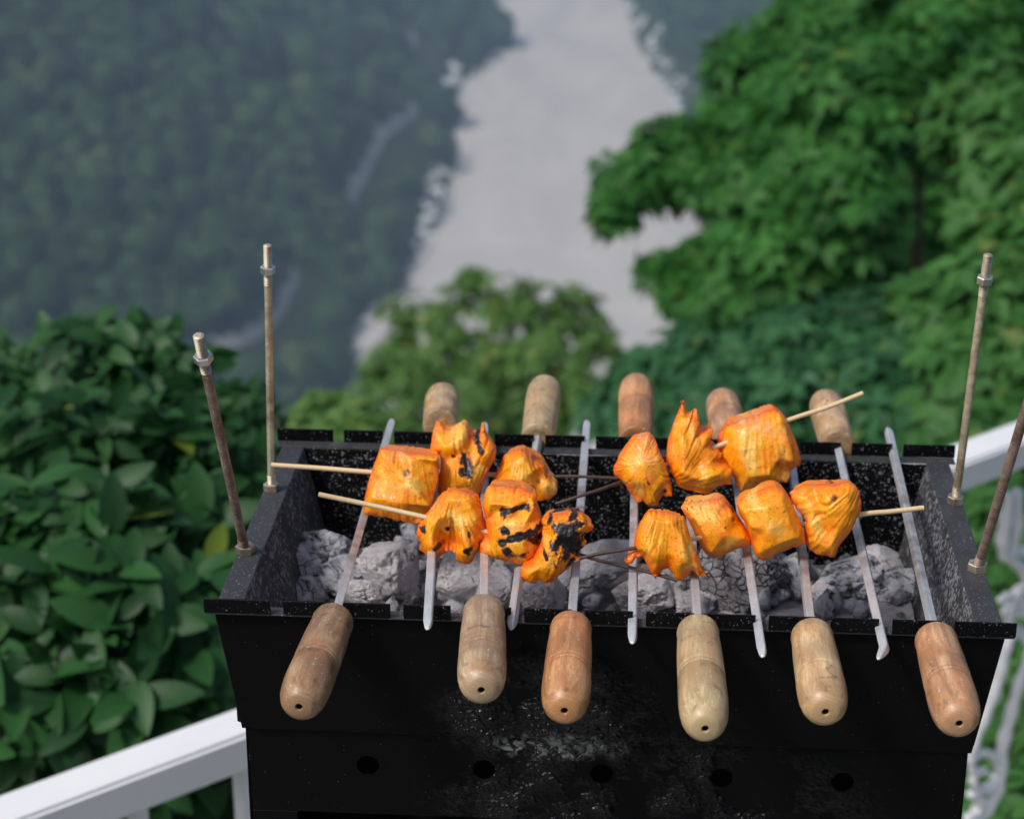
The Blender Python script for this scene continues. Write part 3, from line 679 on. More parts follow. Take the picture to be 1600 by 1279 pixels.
sheet('corner_tab', [(-.2350, .0070, -.0690), (-.2300, .0070, -.0690), (-.2300, .0070, -.0845), (-.2350, .0070, -.0830)], (0, .004, 0), m_out)
sheet('fire_bed', [(-.2310, .0080, -.0872), (.2310, .0080, -.0872), (.2310, .2500, -.0872), (-.2310, .2500, -.0872)], (0, 0, .0014), m_in)
# lower box with five vent holes
def plate_with_holes(x0, x1, z0, z1, y, holes, r, seg=28):
    bm = bmesh.new(); xsb = [x0]+[(holes[i]+holes[i+1])/2 for i in range(len(holes)-1)]+[x1]; zc = holes_z
    for i, hx in enumerate(holes):
        a_, b_ = xsb[i], xsb[i+1]; ring = []; out = []
        for k in range(seg):
            th = 2*math.pi*k/seg; c, s = math.cos(th), math.sin(th); ring.append((hx+r*c, y, zc+r*s))
            tx = ((b_-hx)/c if c > 0 else (a_-hx)/c) if abs(c) > 1e-6 else 1e9; tz = ((z1-zc)/s if s > 0 else (z0-zc)/s) if abs(s) > 1e-6 else 1e9
            t = min(tx, tz); out.append((hx+t*c, y, zc+t*s))
        R0 = [bm.verts.new(p) for p in ring]; O = [bm.verts.new(p) for p in out]; R1 = [bm.verts.new((p[0], y+.0014, p[2])) for p in ring]
        for k in range(seg):
            j = (k+1) % seg; bm.faces.new((R0[k], R0[j], O[j], O[k])); bm.faces.new((R0[j], R0[k], R1[k], R1[j]))
        cs = [(a_, z0), (b_, z0), (b_, z1), (a_, z1)]
        for cx_, cz_ in cs:   # fill the corners of the cell
            best = sorted(range(seg), key=lambda k: (out[k][0]-cx_)**2+(out[k][2]-cz_)**2)[:2]
            k, j = sorted(best); 
            if j-k > 1: k, j = j, k
            if abs(out[k][0]-cx_)+abs(out[k][2]-cz_) > 1e-7 and abs(out[j][0]-cx_)+abs(out[j][2]-cz_) > 1e-7:
                cv = bm.verts.new((cx_, y, cz_)); bm.faces.new((O[k], cv, O[j]))
    bmesh.ops.remove_doubles(bm, verts=bm.verts, dist=1e-6); bmesh.ops.recalc_face_normals(bm, faces=bm.faces)
    return bm
HX = [oy(px, py, .0085).x for px, py in ((575, 1201), (756, 1208), (940, 1216), (1127, 1221), (1316, 1229))]; holes_z = -.1135
lower = obj('lower_front_panel', plate_with_holes(-.2290, .2290, -.1505, -.0860, .0085, HX, .0073), m_out, grill)
sheet('lower_sill', [(-.1988, .0085, -.2350), (.1988, .0085, -.2350), (.1988, .0085, -.1640), (-.1988, .0085, -.1640)], (0, .0014, 0), m_out)
for s in (-1, 1):
    sheet('lower_corner_strip', [(s*.2290, .0085, -.2350), (s*(.2290-.030), .0085, -.2350), (s*(.2290-.030), .0085, -.1507), (s*.2290, .0085, -.1507)], (0, .0010, 0), m_out)
    sheet('lower_side_panel', [(s*.2300, .0080, -.2400), (s*.2300, .2500, -.2400), (s*.2290, .2500, -.0870), (s*.2290, .0080, -.0870)], (s*.0012, 0, 0), m_out)
sheet('lower_back_panel', [(-.2290, .2500, -.2400), (.2290, .2500, -.2400), (.2290, .2500, -.0880), (-.2290, .2500, -.0880)], (0, .0014, 0), m_dark)
sheet('ash_tray', [(-.2280, .0110, -.1720), (.2280, .0110, -.1720), (.2280, .2490, -.1720), (-.2280, .2490, -.1720)], (0, 0, .0014), m_dark)
sheet('baffle', [(-.2280, .0300, -.1450), (.2280, .0300, -.1450), (.2280, .0300, -.0890), (-.2280, .0300, -.0890)], (0, .0014, 0), m_dark)
for sx_ in (-1, 1):
    for y in (.018, .240):
        bm = bmesh.new(); add_box(bm, sx_*.222-.011, sx_*.222+.011, y-.011, y+.011, FLOOR_Z, -.236); obj('leg', bm, m_out, grill)

# threaded rods
m_r1 = mat_rod('rusty_rod', (.14, .085, .060), (.32, .24, .19), .4, .42)
m_r2 = mat_rod('brassy_zinc_rod', (.40, .32, .20), (.74, .66, .48), .6, .28)
m_thr = mat_rod('thread_zinc', (.34, .28, .20), (.62, .55, .42), .6, .35)
m_nut = mat_rod('nut_zinc', (.50, .52, .52), (.72, .74, .74), .9, .25)
m_nutb = mat_rod('nut_brassy', (.38, .32, .24), (.60, .52, .40), .85, .32)
def nut(c, d, r, h, mat, parent, hole):
    bm = bmesh.new(); lathe(bm, [(-h/2, r*.90), (-h/2+.0005, r), (h/2-.0005, r), (h/2, r*.90), (h/2, hole*1.25), (h/2-.0006, hole)], c, d, 6, .3)
    o = obj('nut', bm, mat, parent); return o
def rod(base, top_px, L, r, mat, lb):
    base = Vector(base); rr = ray(*top_px); oc = CAM-base; a_ = rr.dot(rr); b_ = 2*rr.dot(oc); c = oc.dot(oc)-L*L; disc = b_*b_-4*a_*c
    if disc < 0: t = -b_/(2*a_)
    else:
        ts = [(-b_-math.sqrt(disc))/(2*a_), (-b_+math.sqrt(disc))/(2*a_)]; t = max(ts, key=lambda t: (CAM+rr*t).z)
    top = CAM+rr*t; d = (top-base).normalized(); L = (top-base).length
    bm = bmesh.new(); lathe(bm, [(-.010, r), (.016, r), (L-.030, r), (L-.029, r*.9)], base, d, 20)
    o = obj('upright_rod', bm, mat, grill, auto=35); o['label'] = lb
    def thread(t0, t1, parent, mt):
        bm = bmesh.new(); pr = []; t = t0; k = 0
        while t < t1: pr.append((t, r*1.12 if k % 2 else r*.80)); t += .00062; k += 1
        pr.append((t1+.0004, r*.7)); lathe(bm, pr, base, d, 18)
        return obj('thread', bm, mt, parent, smooth=False)
    thread(L-.0295, L, o, m_thr); thread(.001, .014, o, mat)
    nut(base+d*(L-.0180), d, r*1.95, .0052, m_nut, o, r)
    nut(base+Vector((0, 0, .0028)), Vector((0, 0, 1)), r*2.15, .0058, m_nutb, o, r)
rod((-.2398, .0833, -.0004), (310, 524), .190, .0031, m_r1, 'brown rusty upright rod leaning outwards at the front left')
rod((-.2394, .1799, -.0004), (418, 383), .192, .0026, m_r2, 'brassy upright rod at the rear left')
rod((.2400, .1900, -.0004), (1544, 398), .190, .0028, m_r2, 'brassy upright rod at the rear right')
rod((.2400, .0887, -.0004), (1629, 553), .190, .0031, m_r1, 'brown rusty upright rod at the front right')

# ================================================================== CHARCOAL
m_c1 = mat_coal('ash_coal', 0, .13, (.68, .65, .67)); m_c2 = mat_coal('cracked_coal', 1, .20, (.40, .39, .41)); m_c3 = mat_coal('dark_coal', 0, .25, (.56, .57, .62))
CV, CFa = ico(6)
def coal(px, py, z, rx, ry, rz, label, mat, seed, rot=0.0, rough=.22):
    c = oz(px, py, z); V = CV.copy(); off = Vector((seed*3.1, seed*1.7, seed*.9))
    out = np.empty_like(V)
    for i, v in enumerate(V):
        p = Vector(v); q = p*1.3+off
        # a broken lump: flattened by a handful of cleavage directions, then roughened
        n1 = noise.fractal(q, 1.0, 2.0, 3); n2 = noise.ridged_multi_fractal(q*2.3, 1.0, 2.1, 4, 1.0, 2.0); n3 = noise.noise(q*9.0)
        out[i] = v*(1+rough*1.1*n1-.12*(n2-1.0)+.06*n3+.03*noise.noise(q*22.0))
    facets = np.random.default_rng(seed).normal(0, 1, (9, 3)); facets /= np.linalg.norm(facets, axis=1, keepdims=True)
    for f in facets:
        d = out @ f; lim = .74; ex = np.clip(d-lim, 0, None); out -= ex[:, None]*f*.8
    c0, s0 = math.cos(rot), math.sin(rot); P = out*np.array([rx, ry, rz])
    P = np.stack([P[:, 0]*c0-P[:, 1]*s0, P[:, 0]*s0+P[:, 1]*c0, P[:, 2]], 1)
    o = mesh_np('charcoal_lump', P, CFa, mat, smooth=True); o.location = c
    tag(o, label, 'charcoal', 'charcoal lumps lying in the grill'); return o
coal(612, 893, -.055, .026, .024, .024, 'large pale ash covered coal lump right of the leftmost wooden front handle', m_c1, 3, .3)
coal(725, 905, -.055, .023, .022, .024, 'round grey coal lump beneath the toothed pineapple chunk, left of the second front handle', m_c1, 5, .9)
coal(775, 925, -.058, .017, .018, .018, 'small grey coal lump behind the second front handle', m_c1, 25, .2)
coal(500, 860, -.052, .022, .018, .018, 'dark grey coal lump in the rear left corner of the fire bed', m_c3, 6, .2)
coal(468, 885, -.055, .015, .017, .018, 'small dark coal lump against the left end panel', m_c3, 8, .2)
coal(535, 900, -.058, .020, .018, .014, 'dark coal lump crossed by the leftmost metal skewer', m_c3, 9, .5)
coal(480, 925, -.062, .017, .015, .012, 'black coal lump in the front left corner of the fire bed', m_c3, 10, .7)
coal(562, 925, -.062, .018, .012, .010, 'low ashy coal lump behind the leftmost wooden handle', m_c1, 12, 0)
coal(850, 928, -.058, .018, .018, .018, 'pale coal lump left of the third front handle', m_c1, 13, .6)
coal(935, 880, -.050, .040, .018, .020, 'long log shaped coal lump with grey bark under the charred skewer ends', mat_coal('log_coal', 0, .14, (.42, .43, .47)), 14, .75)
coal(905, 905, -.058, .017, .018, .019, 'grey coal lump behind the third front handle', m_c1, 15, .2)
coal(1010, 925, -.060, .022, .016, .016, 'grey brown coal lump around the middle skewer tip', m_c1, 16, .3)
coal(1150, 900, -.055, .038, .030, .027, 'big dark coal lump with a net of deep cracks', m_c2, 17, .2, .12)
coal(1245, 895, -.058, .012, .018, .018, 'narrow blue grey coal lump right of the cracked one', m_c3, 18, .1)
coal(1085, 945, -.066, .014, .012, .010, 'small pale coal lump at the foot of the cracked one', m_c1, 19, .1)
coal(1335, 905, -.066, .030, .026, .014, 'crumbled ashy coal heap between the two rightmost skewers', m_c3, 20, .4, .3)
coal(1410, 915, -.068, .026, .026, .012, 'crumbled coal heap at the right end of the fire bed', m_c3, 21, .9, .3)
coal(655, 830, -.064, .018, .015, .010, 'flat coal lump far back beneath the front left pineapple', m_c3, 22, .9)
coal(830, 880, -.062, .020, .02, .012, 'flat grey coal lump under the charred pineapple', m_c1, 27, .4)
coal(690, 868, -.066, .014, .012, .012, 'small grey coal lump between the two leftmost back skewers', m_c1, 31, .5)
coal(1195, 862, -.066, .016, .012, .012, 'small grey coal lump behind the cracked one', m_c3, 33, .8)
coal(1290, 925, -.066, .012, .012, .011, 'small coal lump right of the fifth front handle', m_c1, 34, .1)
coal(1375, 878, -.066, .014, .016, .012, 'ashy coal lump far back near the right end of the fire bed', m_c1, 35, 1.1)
# loose ash
N = 150; X, Y = np.meshgrid(np.linspace(-.212, .212, N), np.linspace(.008, .248, 90))
Z = np.empty_like(X)
for i in range(X.shape[0]):
    for j in range(X.shape[1]):
        x, y = X[i, j], Y[i, j]; n = noise.fractal(Vector((x*22, y*22, 1.2)), .9, 2.1, 5); n2 = noise.noise(Vector((x*120, y*120, 4)))
        hump = .012*math.exp(-((x-.15)/.08)**2-((y-.09)/.10)**2)
        Z[i, j] = -.0795+.008*n+.0022*n2+hump+.005*math.exp(-((abs(x)-.21)/.02)**2)
i = (np.arange(N-1)[None, :]+np.arange(89)[:, None]*N).ravel()
ash = mesh_np('ash_bed', np.stack([X, Y, Z], -1).reshape(-1, 3), np.stack([i, i+1, i+1+N, i+N], 1), mat_coal('loose_ash', 0, .16, (.58, .55, .56)), smooth=True)
tag(ash, 'loose grey ash and crumbs covering the bottom of the grill', 'ash', kind='stuff')

cv_ = []; cf_ = []; nn = 0; r3 = np.random.default_rng(5)
for k in range(420):
    x, y = r3.uniform(-.208, .208), r3.uniform(.010, .245); rr = r3.uniform(.0018, .0075)*(1 if k % 4 else 1.4)
    P = IV*(1+r3.normal(0, .2, (len(IV), 1)))*rr*r3.uniform(.6, 1.1, 3)+np.array([x, y, -.078+r3.uniform(0, .008)+rr*.4+(.010*math.exp(-((x-.15)/.08)**2-((y-.09)/.10)**2))])
    cv_.append(P); cf_.append(IF+nn); nn += len(IV)
tag(mesh_np('charcoal_crumbs', np.vstack(cv_), np.vstack(cf_), m_c3, smooth=False), 'small broken charcoal crumbs scattered between the lumps in the grill', 'charcoal crumbs', kind='stuff')

# ================================================================== METAL SKEWERS
m_steel = mat_steel()
woods = {'pale': mat_wood('pale_wood', (0.792, 0.621, 0.360), (0.552, 0.391, 0.201), (0.528, 0.322, 0.159), 1.3),
         'grey': mat_wood('worn_wood', (0.696, 0.517, 0.318), (0.432, 0.287, 0.170), (0.360, 0.184, 0.095), 4.1),
         'brown': mat_wood('brown_wood', (0.576, 0.391, 0.212), (0.324, 0.184, 0.095), (0.360, 0.161, 0.074), 2.2),
         'orange': mat_wood('orange_wood', (0.792, 0.437, 0.201), (0.504, 0.218, 0.085), (0.624, 0.230, 0.085), 3.4),
         'tan': mat_wood('tan_wood', (0.816, 0.575, 0.318), (0.528, 0.322, 0.159), (0.600, 0.322, 0.138), 5.6),
         'rosy': mat_wood('rosy_wood', (0.768, 0.483, 0.265), (0.504, 0.253, 0.127), (0.600, 0.265, 0.117), 6.7)}
HL = .106
def skewer(tip, hstart, hdir, L, wood, label, group, r=.0140, twist=.6, bent=False, thin=1.0, flatend=False):
    """local +Z runs from the handle's far end over the handle to the metal tip is reversed: origin at the rod entry, handle along -Z"""
    tip = Vector(tip); S = Vector(hstart); E = Vector(hdir)
    root = empty('metal_skewer', S); tag(root, label, 'skewer', group)
    # handle, own frame: z from rod end (0) to butt (L)
    d = (E-S).normalized(); q = d.to_track_quat('Z', 'Y')
    pr = [(.0000, .0030), (.0000, r*.70), (.0008, r*.80), (.0030, r*.90), (.0058, r*.93), (.0075, r*.90),] if not flatend else [(.0012, .0030), (.0000, r*.5), (.0000, r*.86), (.0008, r*.93), (.0050, r*.95), (.0058, r*.92), (.0066, r*.94),]
    pr += [ (.016, r*.93), (.030, r*.975), (.050, r*1.0)]
    pr += [(.0556, r*1.0), (.0559, r*.988), (.0562, r*1.0), (.0590, r*1.0), (.0593, r*.988), (.0596, r*1.0)]
    pr += [(L*.66, r*1.02), (L*.76, r*1.025), (L*.84, r*1.0), (L*.90, r*.95), (L*.94, r*.87), (L*.965, r*.77), (L*.978, r*.68), (L*.992, r*.60), (L, r*.50), (L+.0002, r*.17), (L-.0012, r*.13), (L-.005, r*.12), (L-.007, 0)]
    bm = bmesh.new(); lathe(bm, pr, (0, 0, 0), (0, 0, 1), 40)
    me = bpy.data.meshes.new('handle'); bm.to_mesh(me); bm.free(); me.materials.append(woods[wood]); me.shade_smooth()
    try: me.set_sharp_from_angle(angle=math.radians(50))
    except Exception: pass
    h = bpy.data.objects.new('handle', me); link(h, root); h.rotation_mode = 'QUATERNION'; h.rotation_quaternion = q
    # blade: square bar with a flattened pointed tip; own frame z from tip
    dirv = (S-tip); Lb = dirv.length; dirv.normalize(); q2 = (-dirv).to_track_quat('Z', 'Y')
    bm = bmesh.new(); k = .0026*thin
    secs = [(-.004, k, k), (Lb*.3, k, k*.95), (Lb*.6, k*1.03, k*.92), (Lb-.014, k, k*.9), (Lb-.010, k, k*.9), (Lb-.006, k*.88, k*.75), (Lb-.0025, k*.7, k*.5), (Lb-.0005, k*.42, k*.3), (Lb, k*.2, k*.15)]
    rings = []
    for z, a_, b_ in secs:
        ox = 0
        if bent and z > Lb-.0125: ox = -.40*(z-(Lb-.0125))
        ring = []
        for sx1, sy1 in ((-1, -1), (1, -1), (1, 1), (-1, 1)):
            x, y = sx1*a_, sy1*b_; c, s = math.cos(twist), math.sin(twist); ring.append(bm.verts.new((x*c-y*s+ox, x*s+y*c, z)))
        rings.append(ring)
    for a1, b1 in zip(rings[:-1], rings[1:]):
        for i in range(4): j = (i+1) % 4; bm.faces.new((a1[i], a1[j], b1[j], b1[i]))
    bm.faces.new(rings[0][::-1]); bm.faces.new(rings[-1]); bmesh.ops.recalc_face_normals(bm, faces=bm.faces)
    bmesh.ops.bevel(bm, geom=bm.edges[:], offset=.00045, segments=2, affect='EDGES')
    me = bpy.data.meshes.new('blade'); bm.to_mesh(me); bm.free(); me.materials.append(m_steel)
    b = bpy.data.objects.new('blade', me); link(b, root); b.rotation_mode = 'QUATERNION'; b.rotation_quaternion = q2
    return root
zr = .0034
FG = 'metal skewers with their wooden handles at the front'; RG = 'metal skewers with their wooden handles at the back'
def front(px_start, tip, hole, wood, label, z=zr, tz=None, **kw):
    # rod entry just outside the front lip, handle axis aimed at the butt
    E = oz(hole[0], hole[1], z-.002); tipP = oz(tip[0], tip[1], (z if tz is None else tz))
    # line tip->E crosses y=-.005
    t = (-.006-tipP.y)/(E.y-tipP.y); S = tipP.lerp(E, t); kink = oz(px_start, 950, z); S.x = oy(px_start, 950, -.006).x*.7+S.x*.3
    L = (E-S).length; print(label[:30], 'L', round(L, 4))
    return skewer(tipP, S, E, L, wood, label, FG, **kw)
front(526, (613, 655), (467, 1104), 'brown', 'brown wooden handled skewer, leftmost at the front, tilted to the left', twist=.35)
front(757, (757, 660), (752, 1078), 'grey', 'worn grey brown handled front skewer lying on top of the rim, second from the left', z=.0128, twist=.1)
front(893, (917, 657), (882, 1110), 'orange', 'orange brown handled front skewer, third from the left, its tip standing up behind', twist=.2)
front(1091, (1076, 772), (1102, 1138), 'pale', 'pale yellowish handled front skewer, fourth from the left under the flat pineapple chunk', twist=.15)
front(1268, (1236, 715), (1290, 1112), 'tan', 'tan handled front skewer, fifth from the left below the rightmost pineapple chunks', twist=.2)
front(1463, (1387, 668), (1499, 1130), 'rosy', 'reddish handled front skewer, rightmost at the front right end', twist=.4)
def rear(tip, notch_px, wood, label, z=zr, drop=0.0, **kw):
    T_ = oz(tip[0], tip[1], z); N_ = oz(notch_px[0], notch_px[1], z); d = (N_-T_).normalized(); S = T_+d*((D+.006-T_.y)/d.y); E = S+d*HL-Vector((0, 0, drop))
    return skewer(T_, S, E, HL, wood, label, RG, r=.0136, flatend=True, **kw)
rear((668, 983), (686, 680), 'tan', 'light wooden handled back skewer, leftmost at the back, tip over the front rim', z=.0128, twist=.15, drop=.0195)
rear((799, 983), (841, 682), 'pale', 'pale wooden handled back skewer behind the rounded pineapple chunk', twist=.55)
rear((988, 1005), (993, 685), 'orange', 'streaky brown handled back skewer in the middle of the back', twist=.2, drop=-.004)
rear((1192, 1026), (1141, 690), 'rosy', 'brown handled back skewer half hidden by the biggest pineapple chunk', twist=.3, drop=.008)
rear((1386, 1030), (1308, 692), 'tan', 'brown handled back skewer, rightmost at the back, with a bent tip', twist=.45, bent=True, drop=.007)

# ================================================================== PINEAPPLE
m_pine = mat_pineapple()
def cA(p): return (540+.2625*p[0], 640+.2625*p[1])
def cB(p): return (930+.275*p[0], 580+.275*p[1])
TILT = .42
def chunk(name, label, cv, outl, inner, y0, z0, th, core, chars=(), pales=(), sugar=None, fib=14, amp=.0011, seed=1, blocky=False, group='grilled pineapple chunks'):
    """outl: outline; inner: (x, y, rise m); plane leans back: y = y0 + TILT*(z-z0)"""
    n_ = Vector((0, -1, TILT)).normalized(); p0 = Vector((0, y0, z0))
    def pl(p, rise=0.0):
        q = cv(p); r = ray(*q); t = (p0+n_*rise-CAM).dot(n_)/r.dot(n_); return CAM+r*t
    if blocky: amp *= .55
    n = len(outl); pts2 = [Vector(p[:2]) for p in outl]+[Vector(p[:2]) for p in inner]
    res = geometry.delaunay_2d_cdt(pts2, [(i, (i+1) % n) for i in range(n)], [], 1, .01)
    vs, _, fs, ov = res[0], res[1], res[2], res[3]
    rises = []
    for k, v in enumerate(vs):
        o_ = ov[k][0] if ov[k] else 0
        rises.append(inner[o_-n][2] if o_ >= n else 0.0)
    front = [pl((v.x, v.y), rises[k]) for k, v in enumerate(vs)]
    cen = sum(front, Vector())/len(front)
    bm = bmesh.new(); fv = [bm.verts.new(p) for p in front]
    for f in fs:
        try: bm.faces.new([fv[i] for i in f])
        except Exception: pass
    bdir = Vector((0, 1, -.12)).normalized()*th
    back = [pl(p) for p in outl]; bk = [bm.verts.new(cen+(p-cen)*.84+bdir) for p in back]
    idx = {}
    for k in range(len(vs)):
        for o_ in ov[k]:
            if o_ < n: idx[o_] = k
    for i in range(n):
        j = (i+1) % n
        if i in idx and j in idx and idx[i] != idx[j]:
            try: bm.faces.new((fv[idx[i]], bk[i], bk[j], fv[idx[j]]))
            except Exception: pass
    try: bm.faces.new(bk[::-1])
    except Exception: pass
    bmesh.ops.triangulate(bm, faces=bm.faces); bmesh.ops.recalc_face_normals(bm, faces=bm.faces)
    me = bpy.data.meshes.new('tmp'); bm.to_mesh(me); bm.free(); o = bpy.data.objects.new('tmp', me); COL.objects.link(o)
    rm = o.modifiers.new('r', 'REMESH'); rm.mode = 'VOXEL'; rm.voxel_size = .00072
    sm = o.modifiers.new('s', 'SMOOTH'); sm.factor = .5; sm.iterations = 2
    dg = bpy.context.evaluated_depsgraph_get(); me2 = bpy.data.meshes.new_from_object(o.evaluated_get(dg)); bpy.data.objects.remove(o); bpy.data.meshes.remove(me)
    N = len(me2.vertices); co = np.empty(N*3); me2.vertices.foreach_get('co', co); co = co.reshape(-1, 3)
    no = np.empty(N*3); me2.vertices.foreach_get('normal', no); no = no.reshape(-1, 3)
    sc = cv((1, 0))[0]-cv((0, 0))[0]
    corep = np.array(pl(core)[:]); off = Vector((seed*2.3, seed*1.1, seed*.7))
    outp = np.array([p[:] for p in back])
    gro = np.zeros(N); red = np.zeros(N); dsp = np.zeros(N)
    rel = co-corep; ang = np.arctan2(rel[:, 2]*1.05, rel[:, 0]); rad = np.hypot(rel[:, 0], rel[:, 2])
    L = .045
    for i in range(N):
        p = Vector(co[i])
        a_ = ang[i]*fib*.5; g1 = noise.noise(Vector((a_, rad[i]*14, co[i][1]*30+seed)))
        g2 = noise.noise(Vector((a_*2.7, rad[i]*35, co[i][1]*50+seed*2)))
        n1 = noise.noise(p*70+off); n2 = noise.noise(p*210+off)
        ridge = 1-abs(g1)*2.2
        gr = max(0.0, ridge)**3*min(1, rad[i]/.02)*min(1.0, max(0.0, noise.noise(p*38+off*2)*2.6+.35))
        gro[i] = gr
        dsp[i] = -amp*1.25*gr+amp*.40*g2*(.3+.7*min(1, rad[i]/.02))+(.0005 if blocky else .0012)*n1+.00035*n2+(.0005 if blocky else .0011)*noise.noise(p*28+off)
    ed = np.empty(len(me2.edges)*2, np.int32); me2.edges.foreach_get('vertices', ed); ed = ed.reshape(-1, 2)
    deg = np.bincount(ed.ravel(), minlength=N).astype(float); base0 = co.copy(); sc_ = co.copy()
    sd0 = np.full(N, 1e9)
    for i in range(n):
        a1, b1 = outp[i], outp[(i+1) % n]; ab = b1-a1; t = np.clip(((co-a1) @ ab)/(ab @ ab+1e-12), 0, 1)
        sd0 = np.minimum(sd0, np.linalg.norm(co-a1-t[:, None]*ab, axis=1))
    wt = np.clip((sd0-.0012)/.003, 0, 1)[:, None]*.9
    for it in range(5 if blocky else 16):
        acc = np.stack([np.bincount(ed[:, 0], sc_[ed[:, 1], k], N)+np.bincount(ed[:, 1], sc_[ed[:, 0], k], N) for k in range(3)], 1)/deg[:, None]
        sc_ += (acc-sc_)*wt
    co = sc_
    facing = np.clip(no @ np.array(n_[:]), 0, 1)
    co2 = co+no*dsp[:, None]
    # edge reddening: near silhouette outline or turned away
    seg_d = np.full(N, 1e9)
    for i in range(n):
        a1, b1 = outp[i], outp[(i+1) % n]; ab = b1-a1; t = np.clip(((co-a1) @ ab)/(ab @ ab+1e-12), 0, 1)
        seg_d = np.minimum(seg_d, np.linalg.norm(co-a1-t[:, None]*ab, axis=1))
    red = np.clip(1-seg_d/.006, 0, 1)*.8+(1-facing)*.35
    wob = np.array([.42*noise.noise(Vector(c)*230)+.38*noise.noise(Vector(c)*520+off)+.15*noise.noise(Vector(c)*95) for c in co])
    def spots(lst):
        v = np.zeros(N)
        for s in lst:
            x, y, r, k = s[:4]; e_ = s[4] if len(s) > 4 else 1.0; an = s[5] if len(s) > 5 else 0.0
            c = np.array(pl((x, y), .004)[:]); rr = r*sc/FPX*((Vector(c.tolist())-CAM).dot(CF))
            dx = co[:, 0]-c[0]; dz = (co[:, 2]-c[2])/.92; ca, sa = math.cos(an), math.sin(an)
            u1 = dx*ca-dz*sa; v1 = dx*sa+dz*ca
            d = np.sqrt(u1**2+(v1*e_)**2)/rr+wob
            v = np.maximum(v, np.clip((1.45-d)*1.1, 0, 1)*k*(facing > .05))
        return v
    char = spots(chars); pale = spots(pales); sug = spots(sugar or [])
    co2 -= no*(np.clip(char, 0, 1)*(.0005+.0016*wob))[:, None]
    me2.vertices.foreach_set('co', co2.ravel()); me2.update()
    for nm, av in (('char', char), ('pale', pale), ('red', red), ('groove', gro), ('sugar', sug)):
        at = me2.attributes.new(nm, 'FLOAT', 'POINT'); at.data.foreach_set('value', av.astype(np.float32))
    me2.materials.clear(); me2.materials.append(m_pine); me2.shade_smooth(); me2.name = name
    o = bpy.data.objects.new(name, me2); link(o); me2.transform(Matrix.Translation(-cen)); o.location = cen
    tag(o, label, 'pineapple', group); return o

Z0 = .010
chunk('pineapple_chunk', 'square cut pineapple chunk, leftmost of all on the top left bamboo stick', cA,
      [(205, 228), (300, 238), (400, 255), (500, 262), (565, 268), (562, 350), (552, 430), (525, 540), (505, 600), (480, 680), (380, 680), (280, 655), (190, 635), (105, 620), (103, 560), (128, 440), (168, 330)],
      [(225, 262, .006), (400, 285, .007), (545, 300, .006), (180, 420, .004), (155, 525, .008), (330, 560, .011), (505, 575, .008), (380, 430, .010), (140, 600, .003)], .128, Z0, .026, (360, -300),
      chars=[(372, 362, 26, .42, 1.2, .5)], pales=[(400, 420, 70, .9, 2, .8), (230, 400, 50, .5, 2.5, 1.2)], sugar=[(300, 262, 70, .6, 2.5, -.1)], fib=40, seed=1, blocky=True)
chunk('pineapple_chunk', 'jagged pineapple chunk with three upright points and a charred streak at the back left', cA,
      [(540, 62), (562, 78), (585, 118), (615, 128), (645, 112), (690, 78), (712, 92), (735, 130), (748, 165), (775, 168), (805, 135), (832, 96), (836, 150), (868, 190), (897, 245), (886, 310), (860, 350), (828, 400), (810, 470), (795, 540), (700, 560), (600, 560), (550, 520), (548, 440), (562, 320), (558, 265), (505, 252), (510, 160), (520, 90)],
      [(550, 150, .004), (600, 220, .010), (690, 160, .009), (700, 260, .008), (745, 210, .002), (800, 210, .007), (850, 260, .011), (780, 300, .006), (640, 380, .013), (740, 420, .012), (620, 480, .010)], .150, Z0, .024, (690, 640),
      chars=[(790, 210, 60, .95, 3.2, 1.0), (710, 270, 30, .9), (735, 330, 55, .85, 2.2, 1.25), (700, 340, 22, .7), (640, 268, 12, .8), (830, 150, 18, .7), (730, 420, 30, .35, 2, 1.4)],
      pales=[(680, 130, 60, .6), (790, 350, 40, .6), (590, 330, 50, .4)], fib=16, amp=.0012, seed=2)
chunk('pineapple_chunk', 'rounded pineapple chunk with a frayed right edge, third on the top left stick', cA,
      [(948, 262), (1000, 246), (1045, 240), (1100, 270), (1150, 305), (1182, 335), (1195, 375), (1215, 392), (1230, 425), (1252, 442), (1262, 475), (1250, 510), (1215, 535), (1190, 540), (1140, 545), (1060, 515), (970, 490), (885, 470), (888, 400), (912, 320)],
      [(970, 330, .011), (1060, 290, .011), (1120, 360, .011), (1170, 400, .003), (1200, 450, .008), (1040, 430, .013), (960, 430, .010), (1150, 480, .004)], .160, Z0+.003, .026, (1060, 180),
      chars=[(1120, 300, 22, .35, 2, .8), (1200, 400, 16, .5), (1150, 420, 14, .4)], pales=[(1060, 360, 55, .5, 2, .5), (1215, 470, 45, .7), (1010, 440, 50, .4)], fib=15, amp=.0012, seed=3)
